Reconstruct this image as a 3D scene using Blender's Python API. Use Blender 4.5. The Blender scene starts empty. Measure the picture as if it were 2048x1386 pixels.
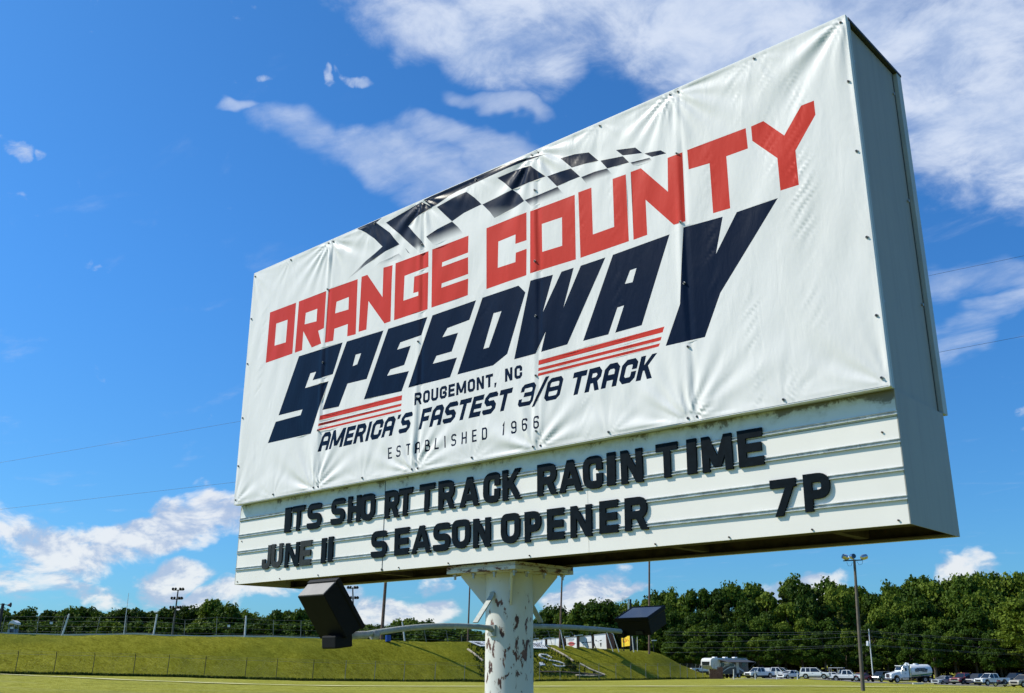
# Speedway marquee sign in front of a racetrack bank
SUN_E = 4.6
SKY_STR = .12
SKY_TINT = (.40, .94, 1.30)
EXPOSURE = 0.24
CLOUD_HI = 1.0
CLOUD_LO = 1.0
import bpy, math, random
import numpy as np
from mathutils import Vector, Matrix
from mathutils.geometry import delaunay_2d_cdt
from math import radians, sin, cos, pi

scene = bpy.context.scene
col = scene.collection

# ------------------------------------------------------------------ camera
CAMR = np.array([[0.7437783, 0.66842539, 0.00115785],
                 [-0.20534232, 0.23013871, -0.95124692],
                 [-0.63610406, 0.70727906, 0.3084282]])      # rows: right, down, forward
FPX = 1959.69                                                # focal length for a 2048 px wide frame
CZ = 1.65
CAM = np.array([10.39166, -6.55882, CZ])
cam_d = bpy.data.cameras.new('camera'); cam = bpy.data.objects.new('camera', cam_d); col.objects.link(cam)
cam_d.sensor_width = 36; cam_d.lens = FPX / 2048 * 36; cam_d.clip_end = 6000; cam_d.clip_start = .1
M = Matrix.Identity(4)
for i in range(3):
    M[i][0] = CAMR[0][i]; M[i][1] = -CAMR[1][i]; M[i][2] = -CAMR[2][i]; M[i][3] = CAM[i]
cam.matrix_world = M
scene.camera = cam
scene.render.resolution_x = 1024; scene.render.resolution_y = 693

SIGNZ = 2.54085                                              # height of the marquee's lower edge above the ground
hf = np.array([CAMR[2][0], CAMR[2][1]]); cp = float(np.linalg.norm(hf)); hf = hf / cp; sp = float(CAMR[2][2])
hr = np.array([hf[1], -hf[0]])

def W(s, d, z):
    """lateral s, forward d, height z -> world point"""
    p = CAM[:2] + hr * s + hf * d
    return Vector((p[0], p[1], z))
def P(x, y, d):
    """point at forward distance d seen along pixel x, y"""
    yy = (y - 693) / FPX
    h = d * (sp - yy * cp) / (cp + yy * sp)
    s = (x - 1024) / FPX * (d * cp + h * sp)
    return W(s, d, CZ + h)
def S_at(x, d, z):
    return (x - 1024) / FPX * (d * cp + (z - CZ) * sp)
def pdir(x, y):
    v = CAMR.T @ np.array([(x - 1024) / FPX, (y - 693) / FPX, 1.0])
    return v / np.linalg.norm(v)

# ------------------------------------------------------------------ sun
SUN = np.array([-1.45, -1.0, 1.75]); SUN = SUN / np.linalg.norm(SUN)
SUN_EL = math.asin(SUN[2]); SUN_AZ = math.atan2(SUN[0], SUN[1])     # azimuth from +Y towards +X
ld = bpy.data.lights.new('sun', 'SUN'); ld.energy = SUN_E; ld.angle = radians(.53); ld.color = (1.0, .94, .80)
lo = bpy.data.objects.new('sun', ld); col.objects.link(lo)
lo.rotation_euler = Vector(SUN).to_track_quat('Z', 'Y').to_euler()

# ------------------------------------------------------------------ node helpers
class NT:
    def __init__(s, tree): s.t = tree; s.n = tree.nodes; s.l = tree.links
    def node(s, ty, **kw):
        n = s.n.new(ty)
        for k, v in kw.items(): setattr(n, k, v)
        return n
    def put(s, sock, v):
        if isinstance(v, bpy.types.NodeSocket): s.l.new(v, sock)
        elif v is not None: sock.default_value = v
    def math(s, op, a, b=None, c=None, clamp=False):
        n = s.node('ShaderNodeMath', operation=op); n.use_clamp = clamp
        s.put(n.inputs[0], a); s.put(n.inputs[1], b)
        if c is not None: s.put(n.inputs[2], c)
        return n.outputs[0]
    def vmath(s, op, a, b=None):
        n = s.node('ShaderNodeVectorMath', operation=op)
        s.put(n.inputs[0], a)
        if b is not None:
            if op == 'SCALE': s.put(n.inputs[3], b)
            else: s.put(n.inputs[1], b)
        return n.outputs['Value'] if op in ('DOT_PRODUCT', 'LENGTH') else n.outputs[0]
    def noise(s, vec, scale, detail=4, rough=.5, dist=0.0, dims='3D'):
        n = s.node('ShaderNodeTexNoise'); n.noise_dimensions = dims
        s.put(n.inputs['Vector'], vec); n.inputs['Scale'].default_value = scale
        n.inputs['Detail'].default_value = detail; n.inputs['Roughness'].default_value = rough
        n.inputs['Distortion'].default_value = dist
        return n.outputs['Fac']
    def ramp(s, fac, stops, interp='LINEAR'):
        n = s.node('ShaderNodeValToRGB'); cr = n.color_ramp; cr.interpolation = interp
        while len(cr.elements) < len(stops): cr.elements.new(.5)
        for e, (p, c) in zip(cr.elements, stops):
            e.position = p; e.color = (*c, 1) if len(c) == 3 else c
        s.put(n.inputs[0], fac); return n.outputs[0]
    def sstep(s, x, a, b, lo=0.0, hi=1.0):
        n = s.node('ShaderNodeMapRange'); n.interpolation_type = 'SMOOTHSTEP'
        s.put(n.inputs[0], x); s.put(n.inputs[1], a); s.put(n.inputs[2], b)
        n.inputs[3].default_value = lo; n.inputs[4].default_value = hi
        return n.outputs[0]
    def mix(s, f, a, b, blend='MIX'):
        n = s.node('ShaderNodeMix'); n.data_type = 'RGBA'; n.blend_type = blend
        s.put(n.inputs[0], f)
        for k, v in ((6, a), (7, b)):
            if isinstance(v, tuple) and len(v) == 3: v = (*v, 1)
            s.put(n.inputs[k], v)
        return n.outputs[2]

# ------------------------------------------------------------------ world: Nishita sky with procedural clouds
world = bpy.data.worlds.new('World'); scene.world = world; world.use_nodes = True
wt = NT(world.node_tree); wt.n.clear()
out = wt.node('ShaderNodeOutputWorld')
sky = wt.node('ShaderNodeTexSky'); sky.sky_type = 'NISHITA'; sky.sun_disc = False
sky.sun_elevation = SUN_EL; sky.sun_rotation = SUN_AZ
sky.altitude = 100; sky.air_density = .85; sky.dust_density = .9; sky.ozone_density = 6.0
tc = wt.node('ShaderNodeTexCoord'); D = tc.outputs['Generated']
deep = wt.mix(1.0, sky.outputs[0], SKY_TINT, 'MULTIPLY')
sepd = wt.node('ShaderNodeSeparateXYZ'); wt.put(sepd.inputs[0], wt.node('ShaderNodeTexCoord').outputs['Generated'])
deep = wt.mix(wt.sstep(sepd.outputs[2], .42, .0), deep, wt.mix(1.0, deep, (1.08, .86, .74), 'MULTIPLY'))
bg1 = wt.node('ShaderNodeBackground'); wt.put(bg1.inputs[0], deep); bg1.inputs[1].default_value = SKY_STR
sep = wt.node('ShaderNodeSeparateXYZ'); wt.put(sep.inputs[0], D)
dz = wt.math('MAXIMUM', sep.outputs[2], 0.0)
inv = wt.math('DIVIDE', 1.0, wt.math('ADD', dz, .12))
cb = wt.node('ShaderNodeCombineXYZ'); wt.put(cb.inputs[0], wt.math('MULTIPLY', sep.outputs[0], inv)); wt.put(cb.inputs[1], wt.math('MULTIPLY', sep.outputs[1], inv))
plane = cb.outputs[0]
def blob(x, y, rx, ry, ang=0, soft=1.0):
    """elliptical region of the sky dome round a direction; 1 inside -> 0 at the rim"""
    c = pdir(x, y)
    gx = (pdir(x + 5, y) - pdir(x - 5, y)); gy = (pdir(x, y + 5) - pdir(x, y - 5))
    px_ = np.linalg.norm(gx) / 10; py_ = np.linalg.norm(gy) / 10
    ex = gx / np.linalg.norm(gx); ey = gy - ex * (gy @ ex); ey = ey / np.linalg.norm(ey)
    ca, sa = math.cos(radians(ang)), math.sin(radians(ang))
    u = (ex * ca + ey * sa) / (rx * px_); v = (-ex * sa + ey * ca) / (ry * py_)
    du = wt.math('SUBTRACT', wt.vmath('DOT_PRODUCT', D, tuple(u)), float(u @ c))
    dv = wt.math('SUBTRACT', wt.vmath('DOT_PRODUCT', D, tuple(v)), float(v @ c))
    r2 = wt.math('ADD', wt.math('MULTIPLY', du, du), wt.math('MULTIPLY', dv, dv))
    return wt.sstep(r2, 0.0, 1.0, 1.0, 0.0)
def union(bs):
    r = bs[0]
    for b in bs[1:]: r = wt.math('MAXIMUM', r, b)
    return r
front = wt.math('GREATER_THAN', wt.vmath('DOT_PRODUCT', D, tuple(pdir(1024, 693))), 0.1)
# high broken altocumulus
def contrast(n_, k=2.0): return wt.math('ADD', wt.math('MULTIPLY', wt.math('SUBTRACT', n_, .5), k), .5)
def dens(n_, mask, w_, lo_v, hi_v): return wt.sstep(wt.math('ADD', n_, wt.math('MULTIPLY', mask, w_)), lo_v, hi_v)
warp = wt.node('ShaderNodeTexNoise'); wt.put(warp.inputs['Vector'], D); warp.inputs['Scale'].default_value = 7; warp.inputs['Detail'].default_value = 4
Dw = wt.vmath('ADD', D, wt.vmath('SCALE', wt.vmath('SUBTRACT', warp.outputs['Color'], (.5, .5, .5)), .16))
D0 = D; D = Dw
hi = union([blob(*b) for b in ((1120, -120, 640, 380, 6), (1500, 60, 620, 330, 14), (1980, 170, 480, 330, 16), (960, 40, 290, 190, 30), (2500, 0, 700, 500, 0), (1300, -700, 1100, 500, 0))])
n1 = wt.noise(plane, 2.6, 10, .60, .4); n1b = wt.noise(wt.vmath('ADD', plane, (3.1, 1.7, 0.4)), 9.5, 8, .62, .3)
nh = wt.math('ADD', wt.math('MULTIPLY', contrast(n1, 2.2), .55), wt.math('MULTIPLY', contrast(n1b, 2.2), .45))
dh = dens(nh, hi, .95, .80, 1.55)
# wisps
wi = union([blob(*b) for b in ((800, 360, 300, 85, 10), (635, 300, 130, 75, 38), (960, 310, 190, 50, 8), (1960, 672, 230, 55, -8), (1990, 575, 190, 90, 10), (985, 225, 110, 40, 10), (515, 208, 75, 22, 12))])
st = wt.node('ShaderNodeMapping'); wt.put(st.inputs[0], plane); st.inputs['Rotation'].default_value = (0, 0, radians(-28)); st.inputs['Scale'].default_value = (1, 1.9, 1)
nw = wt.noise(st.outputs[0], 3.4, 10, .60, .35)
dw = wt.math('MULTIPLY', dens(contrast(nw, 2.8), wi, .95, .70, 2.0), .72)
sm = union([blob(*b) for b in ((715, 138, 60, 26, 5), (562, 147, 26, 17), (656, 152, 20, 34, -10), (12, 234, 56, 36), (66, 250, 26, 24))])
ns = wt.noise(D0, 46, 7, .62, .4)
ds = wt.math('MULTIPLY', dens(contrast(ns, 2.4), sm, .9, .90, 1.75), .75)
# low cumulus banks
lo_ = union([blob(*b) for b in ((330, 1030, 330, 90, -12), (90, 1090, 300, 105, -4), (430, 995, 130, 75), (140, 1170, 230, 55, -3), (350, 1145, 140, 52), (560, 1195, 190, 70), (420, 1200, 180, 40),
      (800, 1222, 190, 58, -6), (730, 1235, 130, 70), (1180, 1172, 130, 46), (1240, 1205, 90, 28), (1590, 1150, 150, 52), (1955, 1100, 120, 42, -4), (20, 1200, 190, 50), (900, 1155, 80, 34), (-300, 1080, 420, 140), (2400, 1120, 330, 70))])
sc = wt.node('ShaderNodeMapping'); wt.put(sc.inputs[0], D0); sc.inputs['Scale'].default_value = (1, 1, 1.8)
nl = wt.noise(sc.outputs[0], 15, 9, .60, .3)
dl = wt.math('MULTIPLY', dens(contrast(nl, 2.4), lo_, .82, .86, 1.36), .84)
nl2 = wt.noise(wt.vmath('ADD', sc.outputs[0], (.010, .010, -.022)), 15, 9, .60, .3)
relief = wt.sstep(wt.math('SUBTRACT', nl, nl2), -.08, .09)
D = D0
# clouds elsewhere in the sky (outside the picture) are thinned to lower the fill on shaded sides
back = wt.math('MULTIPLY', wt.math('SUBTRACT', 1.0, front), wt.sstep(nh, .80, 1.15))
den = union([dh, dw, ds, back])
hcol = wt.mix(wt.sstep(n1b, .35, .68), (.40, .50, .70), (.60, .67, .80))
lcol = wt.mix(relief, (.40, .47, .62), (.78, .78, .78))
bg2 = wt.node('ShaderNodeBackground'); wt.put(bg2.inputs[0], hcol); bg2.inputs[1].default_value = CLOUD_HI
bg3 = wt.node('ShaderNodeBackground'); wt.put(bg3.inputs[0], lcol); bg3.inputs[1].default_value = CLOUD_LO
m1 = wt.node('ShaderNodeMixShader'); wt.put(m1.inputs[0], wt.math('MULTIPLY', den, .93)); wt.l.new(bg1.outputs[0], m1.inputs[1]); wt.l.new(bg2.outputs[0], m1.inputs[2])
m2 = wt.node('ShaderNodeMixShader'); wt.put(m2.inputs[0], dl); wt.l.new(m1.outputs[0], m2.inputs[1]); wt.l.new(bg3.outputs[0], m2.inputs[2])
wt.l.new(m2.outputs[0], out.inputs[0])
scene.view_settings.view_transform = 'Standard'; scene.view_settings.look = 'None'
scene.view_settings.exposure = EXPOSURE; scene.view_settings.gamma = 1
scene.view_settings.use_curve_mapping = False

# ------------------------------------------------------------------ materials
def newmat(name):
    m = bpy.data.materials.new(name); m.use_nodes = True
    t = NT(m.node_tree); b = t.n['Principled BSDF']
    return m, t, b
def coords(t, which='Object'):
    return t.node('ShaderNodeTexCoord').outputs[which]
def worldpos(t): return t.node('ShaderNodeNewGeometry').outputs['Position']
def bump(t, b, h, strength=.3, dist=.01):
    n = t.node('ShaderNodeBump'); n.inputs['Strength'].default_value = strength; n.inputs['Distance'].default_value = dist
    t.put(n.inputs['Height'], h); t.l.new(n.outputs[0], b.inputs['Normal'])
def simple(name, c, rough=.6, metal=0.0, var=.12, scale=6.0, spec=.4, bmp=0.0, dirt=None):
    m, t, b = newmat(name)
    p = worldpos(t)
    n = t.noise(p, scale, 6, .6)
    a = tuple(max(0, x * (1 - var)) for x in c); d = tuple(min(1, x * (1 + var)) for x in c)
    cc = t.ramp(n, [(.3, a), (.7, d)])
    if dirt:
        n2 = t.noise(p, scale * 3.1, 7, .65)
        cc = t.mix(t.sstep(n2, .56, .68, 0, .7), cc, dirt)
    t.put(b.inputs['Base Color'], cc); b.inputs['Roughness'].default_value = rough; b.inputs['Metallic'].default_value = metal
    b.inputs['Specular IOR Level'].default_value = spec
    if bmp: bump(t, b, t.noise(p, scale * 6, 5, .6), bmp, .01)
    return m

MT = {}
MT['panel_white'] = simple('panel_white', (.84, .795, .73), .45, var=.035, scale=1.7, dirt=None)
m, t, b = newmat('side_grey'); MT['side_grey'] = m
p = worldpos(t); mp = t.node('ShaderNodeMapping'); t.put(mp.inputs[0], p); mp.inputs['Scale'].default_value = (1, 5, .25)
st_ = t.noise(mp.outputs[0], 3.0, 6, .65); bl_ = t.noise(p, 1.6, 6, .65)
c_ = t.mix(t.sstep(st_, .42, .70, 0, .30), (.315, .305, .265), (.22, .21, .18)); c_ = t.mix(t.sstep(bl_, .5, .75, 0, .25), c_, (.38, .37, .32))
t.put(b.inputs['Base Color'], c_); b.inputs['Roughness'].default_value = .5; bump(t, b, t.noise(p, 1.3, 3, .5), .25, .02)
MT['rim_grey'] = simple('rim_grey', (.42, .46, .45), .45, var=.08, scale=5)
MT['rim_dark'] = simple('rim_dark', (.03, .035, .035), .5)
MT['rail'] = simple('rail', (.42, .45, .44), .4, var=.35, scale=16, dirt=(.12, .12, .11))
MT['black_plastic'] = simple('black_plastic', (.005, .009, .013), .5, var=.35, scale=14, spec=.05)
MT['weathered_plastic'] = simple('weathered_plastic', (.022, .025, .025), .6, var=.5, scale=30, spec=.2)
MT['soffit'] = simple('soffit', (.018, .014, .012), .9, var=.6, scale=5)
MT['beam'] = simple('beam', (.060, .044, .034), .8, var=.5, scale=9, dirt=(.10, .04, .02))
MT['galv'] = simple('galv', (.32, .33, .33), .5, .3, var=.3, scale=20)
MT['arm_paint'] = simple('arm_paint', (.33, .36, .34), .5, var=.2, scale=20, dirt=(.2, .17, .13))
MT['lamp_bronze'] = simple('lamp_bronze', (.006, .006, .007), .6, var=.2, scale=10, spec=.15)
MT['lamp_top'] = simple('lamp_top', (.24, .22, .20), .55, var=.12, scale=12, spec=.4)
MT['bolt'] = simple('bolt', (.45, .42, .38), .35, .8, var=.3, scale=60)
MT['concrete'] = simple('concrete', (.58, .57, .50), .8, var=.2, scale=.8)
MT['white_post'] = simple('white_post', (.62, .64, .64), .55, var=.12, scale=2)
MT['fence_metal'] = simple('fence_metal', (.045, .045, .04), .6, .2, var=.3, scale=3)
MT['fence_pale'] = simple('fence_pale', (.20, .21, .19), .5, .2, var=.3, scale=3)
MT['cable'] = simple('cable', (.16, .17, .17), .5, .3)
MT['wire_dark'] = simple('wire_dark', (.03, .03, .035), .6)
MT['wood_pole'] = simple('wood_pole', (.13, .085, .065), .85, var=.35, scale=3.5)
MT['grey_pole'] = simple('grey_pole', (.105, .088, .07), .8, var=.3, scale=2.5)
MT['bark'] = simple('bark', (.075, .06, .045), .9, var=.4, scale=3)
MT['dark_metal'] = simple('dark_metal', (.02, .02, .022), .5, .3)
MT['blue_plastic'] = simple('blue_plastic', (.01, .06, .30), .4)
MT['white_sign'] = simple('white_sign', (.74, .75, .74), .5, var=.06, scale=1.2)
MT['brown_board'] = simple('brown_board', (.17, .075, .05), .8, var=.35, scale=2.5)
MT['timber'] = simple('timber', (.50, .42, .30), .85, var=.3, scale=1.5, dirt=(.14, .09, .05))
MT['red_paint'] = simple('red_paint', (.5, .04, .035), .5)
MT['yellow_paint'] = simple('yellow_paint', (.85, .55, .03), .5, var=.25, scale=5)
MT['ink_black'] = simple('ink_black', (.012, .014, .018), .5)
MT['ink_faint'] = simple('ink_faint', (.42, .45, .50), .5)
MT['ink_red'] = simple('ink_red', (.55, .12, .12), .5)
MT['orange_paint'] = simple('orange_paint', (.75, .16, .03), .5)
MT['tyre'] = simple('tyre', (.012, .012, .012), .85)
MT['rim'] = simple('rim', (.42, .43, .44), .3, .7)
MT['rubber_trim'] = simple('rubber_trim', (.02, .02, .02), .6)
MT['chrome'] = simple('chrome', (.55, .56, .57), .15, .95)
MT['gravel'] = simple('gravel', (.22, .21, .18), .95, var=.35, scale=1.3, bmp=.4)
MT['green_paint'] = simple('green_paint', (.02, .24, .07), .4)
MT['awning'] = simple('awning', (.05, .055, .065), .7)
MT['tail_red'] = simple('tail_red', (.35, .01, .01), .25)
MT['white_timber'] = simple('white_timber', (.62, .63, .60), .7, var=.2, scale=2, dirt=(.25, .25, .18))
def carpaint(name, c):
    m, t, b = newmat(name)
    t.put(b.inputs['Base Color'], t.ramp(t.noise(worldpos(t), 1.4, 4, .5), [(.3, tuple(x * .92 for x in c)), (.7, c)]))
    b.inputs['Roughness'].default_value = .32; b.inputs['Coat Weight'].default_value = .5; b.inputs['Coat Roughness'].default_value = .08
    return m
for k, c in dict(white=(.72, .74, .74), silver=(.36, .38, .39), grey=(.16, .18, .20), maroon=(.20, .015, .015), navy=(.012, .02, .05), black=(.012, .012, .015), dkgreen=(.012, .028, .028), cream=(.66, .64, .58), redcar=(.30, .02, .02), tan=(.30, .27, .22)).items():
    MT['car_' + k] = carpaint('car_' + k, c)
def glassmat(name, c, rough=.06):
    m, t, b = newmat(name)
    t.put(b.inputs['Base Color'], t.ramp(t.noise(worldpos(t), 2.0, 3, .5), [(.3, tuple(x * .8 for x in c)), (.7, c)]))
    b.inputs['Roughness'].default_value = rough; b.inputs['Specular IOR Level'].default_value = .8
    return m
MT['car_glass'] = glassmat('car_glass', (.012, .016, .02))
MT['lamp_lens'] = glassmat('lamp_lens', (.02, .035, .05), .05)
MT['head_lens'] = glassmat('head_lens', (.55, .56, .58), .15)

# banner vinyl: printed colour comes from the mesh attribute, cloth grain and soft creases from bump
m, t, b = newmat('banner_vinyl'); MT['banner'] = m
at = t.node('ShaderNodeVertexColor'); at.layer_name = 'print'
p = worldpos(t)
grime = t.noise(p, 1.1, 5, .6)
t.put(b.inputs['Base Color'], t.mix(t.sstep(grime, .35, .75, 0, .16), at.outputs[0], t.mix(1.0, at.outputs[0], (.62, .63, .58), 'MULTIPLY')))
b.inputs['Roughness'].default_value = .34; b.inputs['Specular IOR Level'].default_value = .07
mp = t.node('ShaderNodeMapping'); t.put(mp.inputs[0], p); mp.inputs['Scale'].default_value = (1, 1, .35); mp.inputs['Rotation'].default_value = (0, radians(22), 0)
hh = t.math('ADD', t.math('MULTIPLY', t.noise(mp.outputs[0], 6, 5, .5, .6), 1.0), t.math('MULTIPLY', t.noise(mp.outputs[0], 26, 3, .5, .3), .22))
bump(t, b, hh, .25, .02)

# post: white paint flaking off to rust
m, t, b = newmat('flaking_paint'); MT['flaking'] = m
p = worldpos(t)
g1 = t.noise(p, 7.5, 8, .62, .25); g2 = t.noise(p, 1.6, 3, .5)
mp = t.node('ShaderNodeMapping'); t.put(mp.inputs[0], p); mp.inputs['Scale'].default_value = (1, 1, .45)
g3 = t.noise(mp.outputs[0], 19, 8, .60, .25)
sepz = t.node('ShaderNodeSeparateXYZ'); t.put(sepz.inputs[0], p)
# flaking is worst in a band below the lamp arms
belt = t.math('MULTIPLY', t.math('MULTIPLY', t.sstep(sepz.outputs[2], 2.40, 1.95), t.sstep(sepz.outputs[2], 1.2, 1.75, .45, 1.0)), .070)
v = t.math('ADD', t.math('ADD', t.math('MULTIPLY', g3, .75), t.math('MULTIPLY', g2, .30)), belt)
rustmask = t.sstep(v, .664, .676)
halo = t.sstep(v, .62, .672, 0, .35)
rustc = t.ramp(g1, [(.35, (.045, .02, .015)), (.5, (.11, .04, .028)), (.72, (.26, .12, .085))])
paint = t.mix(t.sstep(g2, .3, .8, 0, .3), (.70, .69, .65), (.52, .53, .50))
paint = t.mix(halo, paint, (.45, .36, .28))
t.put(b.inputs['Base Color'], t.mix(rustmask, paint, rustc))
b.inputs['Roughness'].default_value = .55
bump(t, b, t.math('ADD', t.math('MULTIPLY', rustmask, -1.0), t.math('MULTIPLY', g1, .4)), .5, .004)
m, t, b = newmat('rusty_plate'); MT['rusty'] = m
p = worldpos(t); mpx = t.node('ShaderNodeMapping'); t.put(mpx.inputs[0], p); mpx.inputs['Scale'].default_value = (.35, .35, 1); g = t.noise(mpx.outputs[0], 24, 8, .7, .3)
t.put(b.inputs['Base Color'], t.ramp(g, [(.36, (.05, .02, .012)), (.43, (.24, .10, .055)), (.47, (.60, .54, .44)), (.62, (.66, .64, .57))]))
b.inputs['Roughness'].default_value = .7; bump(t, b, g, .4, .006)
# upper strip of the marquee: mildew under the overhang
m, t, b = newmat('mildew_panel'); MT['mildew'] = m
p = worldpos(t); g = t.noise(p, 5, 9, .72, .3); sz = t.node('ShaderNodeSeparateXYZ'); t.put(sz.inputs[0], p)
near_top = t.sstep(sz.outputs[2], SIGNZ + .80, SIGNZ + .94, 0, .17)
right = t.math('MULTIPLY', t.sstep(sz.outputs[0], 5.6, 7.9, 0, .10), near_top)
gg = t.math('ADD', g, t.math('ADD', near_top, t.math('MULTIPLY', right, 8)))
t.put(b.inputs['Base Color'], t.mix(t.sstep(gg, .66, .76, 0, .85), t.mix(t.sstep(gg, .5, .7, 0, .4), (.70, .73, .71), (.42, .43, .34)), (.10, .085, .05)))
b.inputs['Roughness'].default_value = .6

# grass
def grassmat(name, c1, c2, c3, sc=1.0):
    m, t, b = newmat(name)
    p = worldpos(t)
    mp = t.node('ShaderNodeMapping'); t.put(mp.inputs[0], p)
    mp.inputs['Rotation'].default_value = (0, 0, -math.atan2(hr[1], hr[0])); mp.inputs['Scale'].default_value = (.45, 1, 1)
    a = t.noise(mp.outputs[0], .9 * sc, 8, .68); f = t.noise(mp.outputs[0], 4.2 * sc, 6, .7); w = t.noise(p, .07, 4, .55)
    fine = t.noise(mp.outputs[0], 14 * sc, 3, .7)
    k = t.math('ADD', t.math('ADD', t.math('MULTIPLY', a, .35), t.math('MULTIPLY', f, .35)), t.math('MULTIPLY', fine, .3))
    cc = t.ramp(k, [(.36, c1), (.5, c2), (.64, c3)])
    cc = t.mix(t.sstep(w, .4, .65, 0, .35), cc, c3)
    t.put(b.inputs['Base Color'], cc); b.inputs['Roughness'].default_value = .95; b.inputs['Specular IOR Level'].default_value = .08
    bump(t, b, k, 1.0, .22)
    return m
MT['bank_grass'] = grassmat('bank_grass', (.050, .062, .008), (.105, .118, .016), (.175, .185, .030))
MT['field_grass'] = grassmat('field_grass', (.11, .135, .018), (.18, .20, .035), (.30, .30, .075))
MT['dry_grass'] = grassmat('dry_grass', (.48, .46, .20), (.62, .58, .30), (.72, .66, .36))
MT['tall_weeds'] = grassmat('tall_weeds', (.02, .035, .006), (.045, .07, .012), (.08, .11, .02), 1.6)
# one ground material: field in front, darker uncut turf on the bank, read from a mesh attribute
m, t, b = newmat('ground_turf'); MT['ground'] = m
p = worldpos(t)
mp = t.node('ShaderNodeMapping'); t.put(mp.inputs[0], p)
mp.inputs['Rotation'].default_value = (0, 0, -math.atan2(hr[1], hr[0])); mp.inputs['Scale'].default_value = (.5, 1, 1)
a = t.noise(mp.outputs[0], .8, 8, .68); f = t.noise(mp.outputs[0], 3.6, 6, .7); fine = t.noise(mp.outputs[0], 13, 3, .7)
mp2 = t.node('ShaderNodeMapping'); t.put(mp2.inputs[0], p); mp2.inputs['Rotation'].default_value = (0, 0, -math.atan2(hr[1], hr[0])); mp2.inputs['Scale'].default_value = (.02, .22, 1)
w = t.noise(mp2.outputs[0], 1.0, 4, .55); w2 = t.noise(p, .06, 4, .6)
k = t.math('ADD', t.math('ADD', t.math('MULTIPLY', a, .30), t.math('MULTIPLY', f, .45)), t.math('MULTIPLY', fine, .25))
bank = t.ramp(k, [(.40, (.105, .098, .001)), (.5, (.205, .198, .012)), (.60, (.30, .285, .032))])
bank = t.mix(t.sstep(w2, .42, .66, 0, .45), bank, (.095, .12, .010))
field = t.ramp(k, [(.42, (.19, .19, .010)), (.5, (.33, .32, .040)), (.585, (.48, .45, .10))])
field = t.mix(t.sstep(w, .48, .66, 0, .45), field, (.36, .34, .11))
field = t.mix(t.sstep(w2, .5, .7, 0, .35), field, (.15, .17, .03))
zn = t.node('ShaderNodeVertexColor'); zn.layer_name = 'zone'
t.put(b.inputs['Base Color'], t.mix(zn.outputs[0], field, bank))
b.inputs['Roughness'].default_value = .95; b.inputs['Specular IOR Level'].default_value = .06
bump(t, b, k, 1.0, .5)

def leafmat(name, c1, c2, c3):
    m, t, b = newmat(name)
    oi = t.node('ShaderNodeObjectInfo').outputs['Random']
    n = t.noise(coords(t), .9, 4, .6)
    n2 = t.noise(coords(t), 3.5, 3, .6)
    k = t.math('ADD', t.math('MULTIPLY', n, .45), t.math('ADD', t.math('MULTIPLY', n2, .25), t.math('MULTIPLY', oi, .30)))
    cc = t.ramp(k, [(.30, c1), (.5, c2), (.70, c3)])
    t.put(b.inputs['Base Color'], cc); b.inputs['Roughness'].default_value = .6; b.inputs['Specular IOR Level'].default_value = .10
    tr = t.node('ShaderNodeBsdfTranslucent'); t.put(tr.inputs[0], t.mix(.5, cc, (.12, .17, .01)))
    mx = t.node('ShaderNodeMixShader'); mx.inputs[0].default_value = .22
    o = t.n['Material Output']; t.l.new(b.outputs[0], mx.inputs[1]); t.l.new(tr.outputs[0], mx.inputs[2]); t.l.new(mx.outputs[0], o.inputs[0])
    return m
MT['leaf'] = leafmat('leaf', (.016, .040, .004), (.052, .096, .009), (.145, .192, .019))
MT['leaf_pine'] = leafmat('leaf_pine', (.022, .040, .006), (.055, .075, .010), (.105, .125, .020))

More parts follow.
